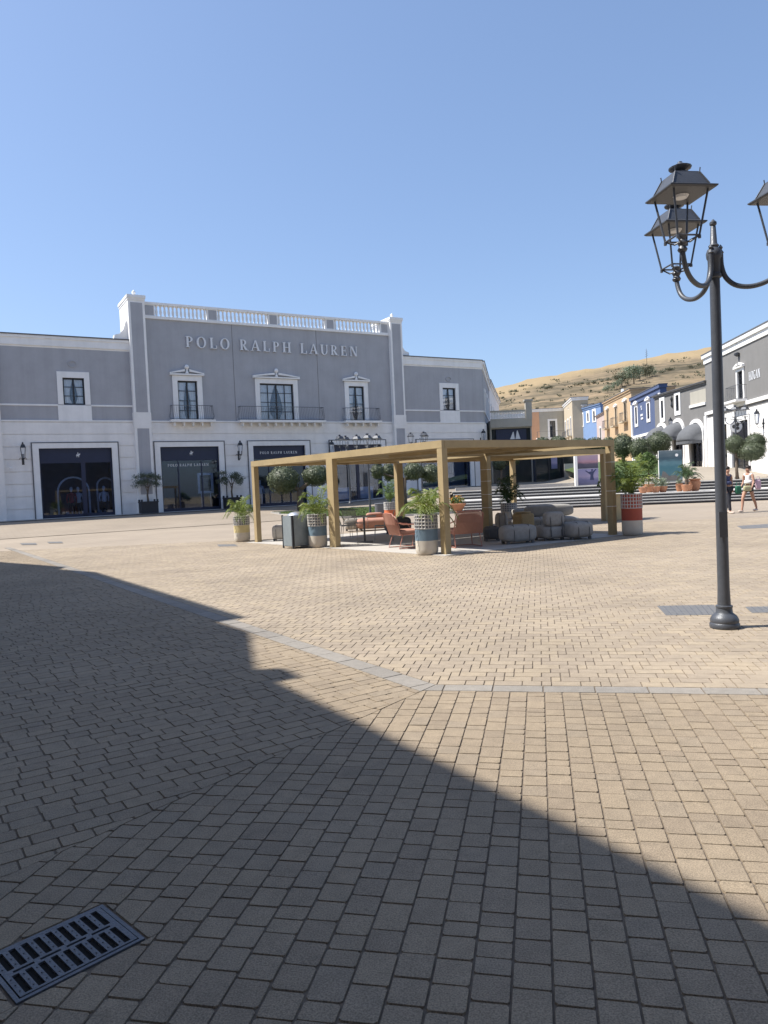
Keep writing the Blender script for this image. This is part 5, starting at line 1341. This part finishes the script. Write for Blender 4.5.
# pink, light blue and cream houses
PK = Frame((29.0, 99.5), (-.9, -6.6)); L = PK.L
t = house('pink_building', 'small pale pink house between the light blue and peach buildings', PK, 0, L, 2, 9.6, 3.5, 'pink_wall', [(2.6, 3.8, 5.6, 7.8)], cornice=.3, trim='pink_wall'); win2(t, (2.6, 3.8, 5.6, 7.8), .2)
LB = Frame((28.9, 105.8), (.75, -6.2)); L = LB.L
ops = [tuple(hb(LB, *q)) for q in ((587.5, 413, 589, 421.5), (593.5, 411, 595.2, 421))]
t = house('light_blue_building', 'light blue house with two white framed windows', LB, 0, L, 3, 11.4, 3.5, 'lightblue_wall', ops, cornice=.45, trim='lightblue_wall', drop=.9)
for o in ops: win2(t, o, .3, 2, 2)
CR = Frame((28.3, 110.6), (.6, -4.8)); L = CR.L
ops = [tuple(hb(CR, *q)) for q in ((577.2, 416, 578.6, 427), (582, 414, 583.3, 426))]
t = house('cream_building', 'narrow cream house with two tall windows at the end of the street', CR, 0, L, 3, 11.9, 3, 'cream_wall', ops, cornice=.45, trim='white_trim')
for o in ops: win2(t, o, .2, 2, 3)
# closing building across the end of the street
EF = Frame((25.1, 117.0), (4.0, .0))
t = house('corner_building', 'grey and orange building with a long white balcony closing the street', EF, -1.6, 4.0, 3, 12.6, 9, 'stone_wall', [(1.6, 2.5, 8.0, 10.6), (.3, 1.4, 4, 6.6), (2.4, 3.6, 4, 6.6)], cornice=.5)
MB().box(-1.62, -.02, -.05, -.001, 3, 12.08).build('side_bay', M['orange_wall'], t)
MB().wall(0, 4, 3, 7.6, [(.3, 1.4, 4, 6.6), (2.4, 3.6, 4, 6.6)], -.06, -.001).build('lower_wall', M['cream_wall'], t)
win2(t, (1.6, 2.5, 8.0, 10.6), .3, 2, 3, wb=0); make_window(t, .3, 1.4, 4, 6.6, 2, 1, -.06, .08, False); make_window(t, 2.4, 3.6, 4, 6.6, 2, 1, -.06, .08, False)
b_ = MB().box(-.6, 4, -1.3, -.07, 7.55, 7.95).build('balcony', M['white_trim'], t); railing(b_, -.5, 3.9, 7.95, 8.95, -1.2, 0, True, .16)
WF = Frame((29.0, 117.0), (-1.5, -11)); L = WF.L
ops = [(1.5, 2.5, 7.6, 10.2), (5, 6, 7.6, 10.2), (8.5, 9.5, 7.6, 10.2)]
t = house('beige_building', 'tall beige house with three windows beside the closing building', WF, 0, L, 3, 13.0, 2.2, 'beige_wall', ops, cornice=.5)
for o in ops:
    win2(t, o, .2, 2, 3, wb=0); b_ = MB().box(o[0] - .4, o[1] + .4, -.6, -.07, o[2] - .15, o[2]).build('balcony', M['beige_wall'], t); railing(b_, o[0] - .3, o[1] + .3, o[2], o[2] + .95, -.5, 0, True, .16)
# ------------------------------------------------------------------ buildings right of the grey store
c0 = MF.w(S_R1, 0)
SF = Frame((c0[0] + .02, c0[1] + .04), (10.9 - c0[0], 73.5 - c0[1])); L = SF.L
ops = [(2.6, 3.8, 7.25, 9.0), (6.4, 7.6, 7.25, 9.0), (10.2, 11.4, 7.25, 9.0)]
t = house('side_wing', 'grey side wing of the store running up the lane', SF, .02, L, .6, Z_ROOF - .05, 8, 'grey_plaster', ops, cornice=.7)
for o in ops: win2(t, o, .3, 2, 3, wb=.1)
MB().wall(.05, L, .6, 6.3, [], -.06, -.001).build('lower_wall', M['white_plaster'], t); MB().box(.05, L, -.08, -.001, 7.1, 7.2).build('string_course', M['white_trim'], t)
S2 = Frame((10.95, 73.7), (4.2, 20.5)); L = S2.L
ops = [(2 + 4 * k, 3.1 + 4 * k, 7.2, 9.2) for k in range(4)]
t = house('lane_building', 'pale rendered building farther up the lane behind the side wing', S2, 0, L, 1, 11.6, 8, 'white_plaster', ops, cornice=.5)
for o in ops: win2(t, o, .2, 2, 3)
TX0 = at(490.5, 440, 62.5).x; TX1 = at(532, 440, 62.5).x; TX2 = at(575.5, 465, 62.5).x
TF = Frame((TX0, 62.5), (1, 0.0)); L = TX1 - TX0
t = empty('terrace_building', 'single storey shop with dark front and a balustraded roof terrace', 'building', (TX0, 62.5, 0), 0)
MB().box(-.0, L, -.3, 9, 6.0, 6.6).build('roof_slab', M['stone_wall'], t)
wl_ = MB().wall(0, L, 1, 6.0, [(.12, L - .1, 1, 5.9)], 0, .3); wl_.box(0, .3, .3, 9, 1, 6.0); wl_.box(L - .3, L, .3, 9, 1, 6.0); wl_.build('wall', M['stone_wall'], t)
MB().box(.12, L - .1, .2, .26, 1, 5.9).build('shop_glass', M['dark_glass'], t)
fs = MB().box(.5, L - .45, .05, .19, 4.6, 5.85).build('fascia', M['navy'], t)
sg_ = MB(); cx = .5 + (L - .95) * .62
sg_.prism_y([(cx - .42, 5.0), (cx - .02, 5.0), (cx - .1, 5.62), (cx - .16, 5.6)], .01, .0485); sg_.prism_y([(cx + .03, 5.0), (cx + .45, 5.0), (cx + .24, 5.72), (cx + .18, 5.7)], .01, .0485)
sg_.build('emblem', M['letter'], fs)
br_ = MB().box(.05, L - .5, -.25, -.08, 6.6, 6.72); br_.box(.05, L - .5, -.26, -.06, 7.3, 7.42); bo = br_.build('balustrade', M['stone_wall'], t)
for k in range(22):
    q = link(bpy.data.objects.new('baluster', bm0), bo); q.location = (.15 + (L - .75) * k / 21, -.165, 6.72); q.scale = (.9, .9, .8)
MB().box(L - .5, L + .02, -.35, .15, 6.6, 8.1).box(L - .6, L + .1, -.42, .22, 8.1, 8.25).build('pier', M['stone_wall'], t)
KL = TX2 - TX1
t = empty('glazed_pavilion', 'low dark glazed pavilion behind the steps', 'building', (TX1 + .05, 61.8, 0), 0)
MB().box(0, KL, 0, 6, 4.35, 4.6).build('roof', M['iron'], t); MB().box(0, KL, .15, .2, 1.25, 4.35).build('pane', M['dark_glass'], t)
fr_ = MB()
for k in range(4): fr_.box(KL * k / 3 - (.0 if k == 0 else .1), KL * k / 3 + (.1 if k == 0 else .0), .02, .14, 1.1, 4.35)
fr_.box(.1, KL - .1, .05, .14, 1.1, 1.3); fr_.build('frame', M['dark_frame'], t); MB().box(0, KL, .3, 6, 1.0, 4.3).build('body', M['interior'], t)
pc_ = MB().box(KL * .38, KL * .52, .1, .149, 2.35, 3.3).build('white_notice', M['print_purple'], t)
wk = MB(); pz0 = 4.0
low = MB().prism([(at(456, 490, 46).x, 46.2), (TX2 + 1.6, 45.6), (TX2 + 1.6, 45.9), (at(456, 490, 46).x, 46.5)], .6, 1.22).build('low_wall', M['step_stone']); tag(low, 'low white retaining wall at the top of the steps', 'low wall')
# ------------------------------------------------------------------ hill
sky_pts = [(-400, 12), (0, 22), (200, 34), (384, 66), (440, 84), (495, 94.5), (540, 103), (600, 110.5), (640, 116.5), (700, 124), (768, 128), (900, 128), (1100, 100), (1500, 50)]
def h_ang(X, Y): 
    px = 384 + FP * X / max(Y, 1) - 4.5
    return (interp(px, sky_pts) - 2.0) / FP
R0_, R1_ = 128.0, 330.0
def hill_z(X, Y):
    a = h_ang(X, Y) * 1.0; t = (Y - R0_) / (R1_ - R0_)
    if t <= 0: return 5.0 + t * 3
    if t > 1: return EYE + a * R1_ - (t - 1) * 25
    q = .30 + .70 * (t ** .62)
    z = EYE + a * Y * q
    z0 = 5.0; z = lerp(z0, z, sm(t * 6))
    terr = math.sin(z * 1.1 + .6 * math.sin(X * .06) + .5 * math.sin(Y * .05)) * .55 * clamp(1 - (t - .45) * 3)
    return z + terr
hm = MB(); A = []; NX, NY = 220, 120
for j in range(NY + 1):
    Y = R0_ - 6 + (j / NY) ** 1.3 * 330
    for i in range(NX + 1):
        X = (-.75 + 2.2 * i / NX) * Y
        hm.v.append((X, Y, hill_z(X, Y) + .3 * math.sin(X * .31 + Y * .17) + .2 * math.sin(X * .7 - Y * .23)))
for j in range(NY):
    for i in range(NX):
        k = j * (NX + 1) + i; hm.f.append((k, k + 1, k + NX + 2, k + NX + 1))
        X, Y, Z = hm.v[k]; el = (Z - EYE) / Y / max(h_ang(X, Y), .01)
        A.append(clamp((el - .915 + .04 * math.sin(X * .05) + .03 * math.sin(X * .013 + 1)) / .05))
hm.a = A
def mat_hill():
    m = bpy.data.materials.new('hill'); m.use_nodes = True; nt = m.node_tree; b = nt.nodes['Principled BSDF']; b.inputs['Roughness'].default_value = 1; b.inputs['Specular IOR Level'].default_value = .1
    a = nt.nodes.new('ShaderNodeAttribute'); a.attribute_name = 'rv'; tc = nt.nodes.new('ShaderNodeTexCoord')
    mp = nt.nodes.new('ShaderNodeMapping'); mp.inputs['Scale'].default_value = (.035, .035, .42); nt.links.new(tc.outputs['Object'], mp.inputs[0])
    n = nt.nodes.new('ShaderNodeTexNoise'); n.inputs['Scale'].default_value = 1.0; n.inputs['Detail'].default_value = 8; n.inputs['Roughness'].default_value = .6; nt.links.new(mp.outputs[0], n.inputs['Vector'])
    n3 = nt.nodes.new('ShaderNodeTexNoise'); n3.inputs['Scale'].default_value = .35; n3.inputs['Detail'].default_value = 6; nt.links.new(tc.outputs['Object'], n3.inputs['Vector'])
    r = nt.nodes.new('ShaderNodeValToRGB'); e = r.color_ramp.elements; e[0].position = .36; e[0].color = (.075, .066, .045, 1); e[1].position = .66; e[1].color = (.26, .195, .125, 1)
    k = e.new(.5); k.color = (.165, .132, .088, 1)
    mxn = nt.nodes.new('ShaderNodeMath'); mxn.operation = 'MULTIPLY_ADD'; mxn.inputs[1].default_value = .3
    sb = nt.nodes.new('ShaderNodeMath'); sb.operation = 'SUBTRACT'; sb.inputs[1].default_value = .15; nt.links.new(n.outputs['Fac'], sb.inputs[0])
    nt.links.new(n3.outputs['Fac'], mxn.inputs[0]); nt.links.new(sb.outputs[0], mxn.inputs[2]); nt.links.new(mxn.outputs[0], r.inputs['Fac'])
    g = nt.nodes.new('ShaderNodeValToRGB'); g.color_ramp.elements[0].color = (.27, .205, .12, 1); g.color_ramp.elements[1].color = (.33, .25, .15, 1); nt.links.new(n3.outputs['Fac'], g.inputs['Fac'])
    mx = nt.nodes.new('ShaderNodeMix'); mx.data_type = 'RGBA'; nt.links.new(a.outputs['Fac'], mx.inputs['Factor']); nt.links.new(r.outputs['Color'], mx.inputs['A']); nt.links.new(g.outputs['Color'], mx.inputs['B'])
    nt.links.new(mx.outputs['Result'], b.inputs['Base Color']); return m
M['hill'] = mat_hill()
struct(hm.build('hill', M['hill'], None, True))
def hill_hit(px, py):
    d = ray(px, py); t = 120.0
    while t < 335:
        X, Y, Z = d.x * t, d.y * t, EYE + d.z * t
        if Z <= hill_z(X, Y): return (X, Y, hill_z(X, Y))
        t += .5
    return (X, Y, hill_z(X, Y))
random.seed(12)
shr = [(512, 391.5, 3), (517, 391, 3), (528, 392, 2.2), (545, 388, 2.6), (551, 387, 3), (577, 384, 3), (581, 383, 2.4), (588, 383, 2.6), (594, 382, 3), (603, 381, 2.6), (609, 380, 3), (505, 399, 2), (533, 398, 2), (661, 372, 3.2), (667, 370, 3.4), (672, 369, 2.6), (600, 392, 2.2), (690, 366, 2.4), (683, 377, 2), (560, 395, 1.8)]
for k, (px, py, s_) in enumerate(shr):
    c = hill_hit(px, py + 1.5); side = 'on the left of the hillside above the terrace' if px < 540 else ('in the middle of the hillside below the golden field' if px < 612 else 'on the right of the hillside behind the blue and grey buildings')
    t = empty('hill_shrub', 'dark scrub bush ' + side, 'shrub', c, 0, 'scrub bushes on the hillside, ' + side.split(' of')[0].replace('on the ', '').replace('in the ', ''))
    fb = MB(); A = []
    w_ = s_ * c[1] / FP * .9
    for _ in range(3): leaf_cloud(fb, A, (ru(-.8, .8) * w_, ru(-.5, .5) * w_, w_ * .55), (w_, w_, w_ * .75), 90, w_ * .16, .8)
    fb.a = A; fb.build('foliage', M['leafscrub'], t)
    MB().tube([(0, 0, -.5), (0, 0, w_ * .5)], w_ * .08, 5).build('stem', M['bark'], t)
hts = [(617, 386, 9, 'leafpale', 'pale tree on the hill, leftmost of the diagonal row above the peach building'), (622, 384, 12, 'leafscrub', 'dark tree second from the left in the hillside row'), (628, 381, 13, 'leafpale', 'pale wide tree in the middle of the hillside row'), (634, 380, 16, 'leafpale', 'tall pale tree beside the thin flower stalk on the hill'), (640, 377, 12, 'leafscrub', 'dark green tree right of the tall pale hillside tree'), (647, 374, 11, 'leafscrub', 'dark tree at the upper right end of the hillside row'), (652, 372, 8, 'leafpale', 'small pale tree ending the hillside row'), (608, 390, 8, 'leafpale', 'low silver tree just above the light blue house')]
for px, py, sz, lf, lab in hts:
    c = hill_hit(px, py + 4); k = c[1] / FP; t = empty('hill_tree', lab, 'tree', c, 0, 'trees on the hillside')
    H_ = sz * k * 1.25; fb = MB(); A = []
    for _ in range(13): leaf_cloud(fb, A, (ru(-.42, .42) * H_, ru(-.25, .25) * H_, H_ * ru(.25, .85)), (H_ * .24, H_ * .22, H_ * .2), 120, H_ * .035, .9)
    fb.a = A; fb.build('crown', M[lf], t); MB().tube([(0, 0, -.5), (0, 0, H_ * .5), (H_ * .05, 0, H_ * .8)], [H_ * .03, H_ * .022, .02], 6).build('trunk', M['bark'], t)
sb = MB(); A = []
for _ in range(260):
    px_ = ru(488, 712); top = 480 - .045 * (px_ - 430) - interp(px_, sky_pts) * .9
    py_ = ru(top, top + 40 + (px_ - 488) * .05); c = hill_hit(px_, py_)
    if c[1] > 320: continue
    w_ = ru(.2, .65) * c[1] / 200
    for _k in range(9):
        p = Vector((c[0] + ru(-1, 1) * w_ * 1.4, c[1] + ru(-1, 1) * w_, c[2] + ru(.0, .9) * w_)); q_ = w_ * ru(.3, .6); a_ = ru(0, PI); d_ = Vector((math.cos(a_), math.sin(a_), ru(-.3, .3))) * q_; e_ = Vector((ru(-.3, .3), ru(-.3, .3), 1)) * q_ * .6
        sb.add([p - d_, p - e_, p + d_, p + e_], [(0, 1, 2, 3)]); A.append(rnd())
sb.a = A; tag(sb.build('scrub', M['leafscrub']), 'low dry scrub covering the terraced hillside', 'scrub', kind='stuff')
c = hill_hit(647, 369); k = c[1] / FP; t = empty('agave_stalk', 'thin dead flower stalk standing on the hill ridge', 'plant', c, 0)
sb_ = MB().tube([(0, 0, -.3), (0, 0, 20 * k)], [.12, .04], 6)
for q in range(7): sb_.tube([(0, 0, (12 + q) * k), ((1.6 - q * .15) * k * (1 if q % 2 else -1), 0, (12.8 + q) * k)], .05, 4)
sb_.build('stalk', M['bark'], t)
# ------------------------------------------------------------------ ground covers, drains
def drain():
    c = gc; rz = math.atan2(ga.y, ga.x); t = empty('drain_grate', 'dark iron slotted drain grate set in the shaded paving', 'drain grate', (c.x, c.y, 0), rz)
    sl = []
    nx_ = 9; Wd, Ln = GHA - .018, GHB - .018
    for r_ in range(2):
        for k in range(nx_):
            y0 = -Ln + .01 + k * (2 * Ln - .02) / nx_; sl.append((.018 if r_ else -Wd + .01, Wd - .01 if r_ else -.018, y0 + .009, y0 + (2 * Ln - .02) / nx_ - .010))
    for k in range(4):
        y0 = -Ln + .03 + k * (2 * Ln - .04) / 4; sl.append((-.006, .006, y0, y0 + (2 * Ln - .04) / 4 - .02))
    m = MB(); m.wall(-Wd, Wd, -Ln, Ln, sl, 0, .02)
    m.v = [(x, z, .003 - y) for x, y, z in m.v]
    m.build('grid', M['grate'], t)
    f = MB(); f.wall(-GHA, GHA, -GHB, GHB, [(-Wd - .004, Wd + .004, -Ln - .004, Ln + .004)], 0, .03); f.v = [(x, z, .001 - y) for x, y, z in f.v]; f.build('frame', M['grate'], t)
    st_ = MB()
    for s in sl[:18]:
        for e in (0, 1):
            y = s[2] - .010 if e == 0 else s[3] + .010
            for q in range(3): x = s[0] + (s[1] - s[0]) * (q + .5) / 3; st_.lathe([(.0035, .003), (.002, .006)], 6, (x, s[2] - .0085, 0)) if e == 0 else None
    st_.build('studs', M['grate'], t)
    MB().box(-GHA, GHA, -GHB, GHB, -.0062, -.0055).build('dark_shaft', M['hole'], t)
drain()
def cover(pts, label, m='grate_far'):
    P = [Vector(gnd(*p)) for p in pts]
    if area(P) < 0: P = P[::-1]
    c = sum(P, Vector((0, 0))) / 4; t = empty('ground_cover', label, 'ground cover', (c.x, c.y, 0), 0, 'metal covers in the paving')
    o = MB().prism([p - c for p in P], -.002, .0028).build('plate', M[m], t)
    rb = MB(); n = 9
    for k in range(1, n):
        a = P[0] + (P[1] - P[0]) * k / n - c; b = P[3] + (P[2] - P[3]) * k / n - c; rb.tube([(a.x, a.y, .003), (b.x, b.y, .003)], .004, 4)
    rb.build('rib', M['grate'], o)
cover([(657, 606), (714, 605), (722, 615), (666, 615.5)], 'grey metal ground cover left of the foreground lamp base')
cover([(745, 607), (800, 606), (812, 612), (752, 613)], 'grey metal ground cover cut by the right picture edge')
cover([(217, 544.6), (235, 544.2), (238, 546.2), (219, 546.6)], 'small dark drain cover left of the cream planter')
cover([(20, 543.2), (36, 543), (37, 544.6), (22, 544.8)], 'small dark drain cover, left one of two on the far left plaza')
cover([(47, 541.8), (62, 541.6), (63, 543), (49, 543.2)], 'small dark drain cover, right one of two on the far left plaza')
cover([(737, 526), (768, 524), (772, 527.5), (742, 529)], 'dark metal ground cover below the walking people')
# ------------------------------------------------------------------ people
def skin(name, J, E, R, m, par=None, root=0, sub=1, loc=None, rz=None):
    me = bpy.data.meshes.new(name); me.from_pydata([tuple(v) for v in J], E, []); me.materials.append(m)
    o = link(bpy.data.objects.new(name, me), par)
    sk = o.modifiers.new('skin', 'SKIN'); sk.use_smooth_shade = True; sk.branch_smoothing = .6
    sv = me.skin_vertices[0] if me.skin_vertices else None
    if sv is None:
        bmx = __import__('bmesh').new(); bmx.from_mesh(me); bmx.verts.layers.skin.verify(); bmx.to_mesh(me); bmx.free(); sv = me.skin_vertices[0]
    for i, r in enumerate(R): sv.data[i].radius = (r, r) if not isinstance(r, tuple) else r; sv.data[i].use_root = (i == root)
    s = o.modifiers.new('sub', 'SUBSURF'); s.levels = sub; s.render_levels = 2
    if loc is not None: o.location = loc
    if rz is not None: o.rotation_euler.z = rz
    return o
def person(loc, rz, label, legs, arms, top, bottom, shorts, hair_long, extra=None):
    # figure faces -y locally; x is its left-right; height about 1.66
    J = [(0, 0, .92), (0, 0, 1.08), (0, .01, 1.26), (0, .01, 1.38), (0, 0, 1.45), (0, -.01, 1.52), (0, -.015, 1.60)]
    E = [(0, 1), (1, 2), (2, 3), (3, 4), (4, 5), (5, 6)]; R = [(.13, .10), (.105, .085), (.12, .09), (.085, .065), (.05, .05), (.078, .088), (.07, .085)]
    def addv(p, r, par_): J.append(p); R.append((r, r) if not isinstance(r, tuple) else r); E.append((par_, len(J) - 1)); return len(J) - 1
    ends = {}
    for sg, k, a in ((-1, legs[0], arms[0]), (1, legs[1], arms[1])):
        hp = addv((sg * .09, 0, .88), .092, 0); kn = addv((sg * .1, k[0], .48 + abs(k[0]) * .1), .058, hp); cf = addv((sg * .1, (k[0] + k[1]) / 2 + .02, .33), .052, kn)
        an = addv((sg * .1, k[1], .085 + k[2]), .036, cf); hl = addv((sg * .1, k[1] + .01, .045 + k[2]), .036, an); addv((sg * .105, k[1] - .1, .032), .034, hl); addv((sg * .11, k[1] - .17, .022), .024, len(J) - 1)
        sh = addv((sg * .17, .01, 1.355), .055, 3); el = addv((sg * (.23), .01 + a[0] * .5, 1.10), .038, sh); wr = addv((sg * a[2], .01 + a[0] + a[1], .88 + a[3]), .026, el)
        v = (Vector(J[wr]) - Vector(J[el])).normalized(); s_ = Vector((sg, 0, 0)); w_ = Vector(J[wr])
        pm = addv(tuple(w_ + v * .06), (.03, .02), wr)
        for f_ in range(4):
            off = Vector((0, (f_ - 1.5) * .017, 0)); ln = (.055, .068, .064, .048)[f_]
            b1 = addv(tuple(w_ + v * .095 + off), .0095, pm); b2 = addv(tuple(w_ + v * (.095 + ln * .6) + off - s_ * .008), .0085, b1); addv(tuple(w_ + v * (.095 + ln) + off - s_ * .025), .0075, b2)
        t1 = addv(tuple(w_ + v * .05 + Vector((0, -.035, 0))), .0105, pm); addv(tuple(w_ + v * .085 + Vector((0, -.05, 0))), .009, t1)
        ends[sg] = (hp, kn, cf, an, sh, el, wr)
    t = empty('person', label, 'person', loc, rz)
    body = skin('body', J, E, R, M['skin'], t, 0)
    fc = MB(); fc.soft((0, -.105, 1.565), .022, .035, .04, .9, 8, 6); fc.build('nose', M['skin'], body, True)
    fc = MB()
    for sg in (-1, 1): fc.soft((sg * .03, -.09, 1.59), .024, .014, .014, 1, 8, 6)
    fc.build('eyes', M['hair'], body, True)
    MB().soft((0, -.094, 1.523), .045, .012, .010, 1, 8, 6).build('mouth', M['red_cloth'], body, True)
    fc = MB()
    for sg in (-1, 1): fc.soft((sg * .083, .0, 1.575), .02, .035, .055, 1, 8, 6)
    fc.build('ears', M['skin'], body, True)
    hr = MB(); hr.soft((0, .022, 1.635), .185, .205, .15, .9, 16, 10)
    if hair_long: hr.soft((0, .075, 1.55), .17, .10, .24, .8, 14, 8)
    else: hr.soft((0, .11, 1.60), .09, .09, .09, 1, 10, 8)
    hr.build('hair', M['hair'], t, True)
    def sub_(idx, rr, name, m):
        mp_ = {k: i for i, k in enumerate(idx)}; ee = [(mp_[a], mp_[b]) for a, b in E if a in mp_ and b in mp_]
        return skin(name, [J[i] for i in idx], ee, rr, m, t, 0)
    gr = lambda i, d: (R[i][0] + d, R[i][1] + d)
    a, b = ends[-1], ends[1]
    sleeve = [a[4], b[4]]
    sub_([1, 2, 3] + sleeve, [(.125, .105), (.135, .108), (.09, .075), (.064, .064), (.064, .064)], 'top', M[top])
    mb = MB()
    mb.lathe([(.165, 1.03), (.15, 1.1), (.14, 1.16)], 18, (0, 0, 0)); mb.v = [(x, y * .8, z) for x, y, z in mb.v]; mb.build('top_hem', M[top], t, True)
    idx = [0, a[0], b[0]]; rr = [(.145, .115), (.108, .108), (.108, .108)]
    Jx = list(J)
    if shorts:
        for e in (a, b): J.append(tuple(Vector(J[e[0]]) * .52 + Vector(J[e[1]]) * .48)); R.append((.09, .09)); E.append((e[0], len(J) - 1)); idx.append(len(J) - 1); rr.append((.098, .098))
    else:
        for e in (a, b): idx += [e[1], e[2], e[3]]; rr += [(.072,) * 2, (.066,) * 2, (.055,) * 2]
    sub_(idx, rr, 'shorts' if shorts else 'trousers', M[bottom])
    sh_ = MB()
    for sg, k in ((-1, legs[0]), (1, legs[1])): sh_.soft((sg * .105, k[1] - .07, .03 + k[2] * .4), .095, .26, .06, .6, 14, 8)
    sh_.build('shoes', M['shoe'], t, True)
    return t, ends, J
def bag(name, label, m, c, sz, top_z, strapr=.01):
    t = empty(name, label, 'bag', c, 0)
    MB().soft((0, 0, 0), sz[0], sz[1], sz[2], .45, 18, 10).build('pouch', M[m], t, True)
    MB().tube([(-sz[0] * .35, 0, sz[2] * .4), (-sz[0] * .2, 0, top_z), (sz[0] * .2, 0, top_z), (sz[0] * .35, 0, sz[2] * .4)], strapr, 6).build('strap', M[m], t)
    return t
gw = gnd(749, 511.5); g2 = gnd(728.5, 513)
person((gw[0], gw[1], 0), -1.05, 'walking woman in white sleeveless top and dark shorts carrying pale bags', ((-.2, -.26, 0), (.12, .3, .05)), ((.1, -.15, .25, .06), (-.05, -.1, .25, .05)), 'cloth_white', 'cloth_dark', True, False)
bag('handbag', 'beige handbag held at the front of the woman in white', 'bag_beige', (gw[0] - .16, gw[1] - .26, .86), (.3, .13, .2), .18)
bag('tote_bag', 'pale pink tote bag hanging at the right side of the woman in white', 'pink', (gw[0] + .30, gw[1] - .12, .98), (.2, .1, .36), .3)
person((g2[0], g2[1], 0), .3, 'person in navy top and dark trousers half hidden by the lamp post', ((-.16, -.2, 0), (.1, .22, .04)), ((-.12, -.05, .26, 0), (.1, 0, .3, 0)), 'cloth_navy', 'cloth_dark', False, True)
bag('shoulder_bag', 'green bag carried by the person behind the lamp post', 'green_bag', (g2[0] + .33, g2[1] - .1, .83), (.22, .12, .3), .28)
# ------------------------------------------------------------------ building behind the camera, whose shadow falls on the plaza
SUN_EL = math.radians(56); SUN_AZ = math.radians(-2.0)       # direction the light travels, in the ground plane
HB = 10.6
sh = Vector((math.cos(SUN_AZ), math.sin(SUN_AZ))) * HB / math.tan(SUN_EL)
edge = [gnd(*p) for p in ((768, 919), (460, 770), (278, 682), (303, 677.5), (285, 668), (257, 670), (250, 632), (218, 622), (247, 617.5), (96, 572), (60, 569.5), (66, 567), (0, 562))]
e0, e1 = Vector(edge[0]), Vector(edge[1]); edge = [tuple(e0 + (e0 - e1) * 2.0)] + edge + [(edge[-1][0] - 6, edge[-1][1] + 4)]
roof = [Vector(p) - sh for p in edge]
t = empty('store_building', 'store building outside the picture whose roof edge shades the paving', 'building', (0, 0, 0)); 
poly = [(p.x, p.y) for p in roof] + [(roof[-1].x - 8, roof[-1].y - 2), (roof[0].x - 12, roof[0].y - 6)]
pl = [Vector(p) for p in poly]
if area(pl) < 0: poly = poly[::-1]
MB().prism(poly, HB - .35, HB).build('cornice', M['white_trim'], t)
c_ = [(roof[1] + Vector((-.5, -.2))), roof[3] + Vector((-.9, -.2)), roof[7] + Vector((-.6, -.1)), roof[-1] + Vector((-.6, -.4)), Vector((roof[-1].x - 8, roof[-1].y - 2.5)), Vector((roof[0].x - 11, roof[0].y - 5)), roof[0] + Vector((-.6, 0))]
if area(c_) < 0: c_ = c_[::-1]
MB().prism([(p.x, p.y) for p in c_], -.1, HB - .351).build('wall', M['grey_plaster'], t)
t = empty('skylight_blocker', 'plain unseen block added behind the camera to cut skylight on the paving', 'building', (0, 0, 0))  # added occluder, out of view: holds back sky light so the near shade darkens
MB().box(-10, 34, -16, -4.0, -.1, 13.4).build('wall', M['grey_wall2'], t); MB().box(-10.3, 34.3, -16.3, -3.7, 13.401, 14).build('cornice', M['white_trim'], t)
# ------------------------------------------------------------------ light, sky, camera
w = bpy.data.worlds.new('World'); sc.world = w; w.use_nodes = True; nt = w.node_tree
bg = nt.nodes['Background']; sk = nt.nodes.new('ShaderNodeTexSky'); sk.sky_type = 'NISHITA'; sk.sun_disc = False
dirv = Vector((-math.cos(SUN_AZ) * math.cos(SUN_EL), -math.sin(SUN_AZ) * math.cos(SUN_EL), math.sin(SUN_EL)))   # towards the sun
sk.sun_elevation = SUN_EL; sk.sun_rotation = math.atan2(dirv.x, dirv.y)
sk.altitude = 300; sk.air_density = 1.0; sk.dust_density = 1.6; sk.ozone_density = 2.0
gm = nt.nodes.new('ShaderNodeGamma'); gm.inputs[1].default_value = .72
ml = nt.nodes.new('ShaderNodeMix'); ml.data_type = 'RGBA'; ml.blend_type = 'MULTIPLY'; ml.inputs['Factor'].default_value = 1; ml.inputs['B'].default_value = (1.10, 1.25, 1.49, 1)
nt.links.new(sk.outputs[0], gm.inputs[0]); nt.links.new(gm.outputs[0], ml.inputs['A']); nt.links.new(ml.outputs['Result'], bg.inputs['Color']); bg.inputs['Strength'].default_value = .13
sun = bpy.data.lights.new('sun', 'SUN'); sun.energy = 5.0; sun.angle = math.radians(.53); sun.color = (1, .955, .88)
so = bpy.data.objects.new('sun', sun); col.objects.link(so); so.rotation_euler = dirv.to_track_quat('Z', 'Y').to_euler()
cam = bpy.data.cameras.new('camera'); cam.sensor_fit = 'VERTICAL'; cam.sensor_height = 36; cam.lens = 36 * FP / 1024; cam.clip_end = 5000; cam.clip_start = .05
co = bpy.data.objects.new('camera', cam); col.objects.link(co)
mt_ = Matrix((( _R.x, _U.x, -_F.x, 0), (_R.y, _U.y, -_F.y, 0), (_R.z, _U.z, -_F.z, EYE), (0, 0, 0, 1))); co.matrix_world = mt_
sc.camera = co
vs = sc.view_settings; vs.view_transform = 'Standard'; vs.look = 'None'; vs.exposure = 0.62; vs.gamma = 1; vs.use_curve_mapping = False
sc.cycles.use_denoising = True; sc.cycles.max_bounces = 6; sc.cycles.transparent_max_bounces = 12
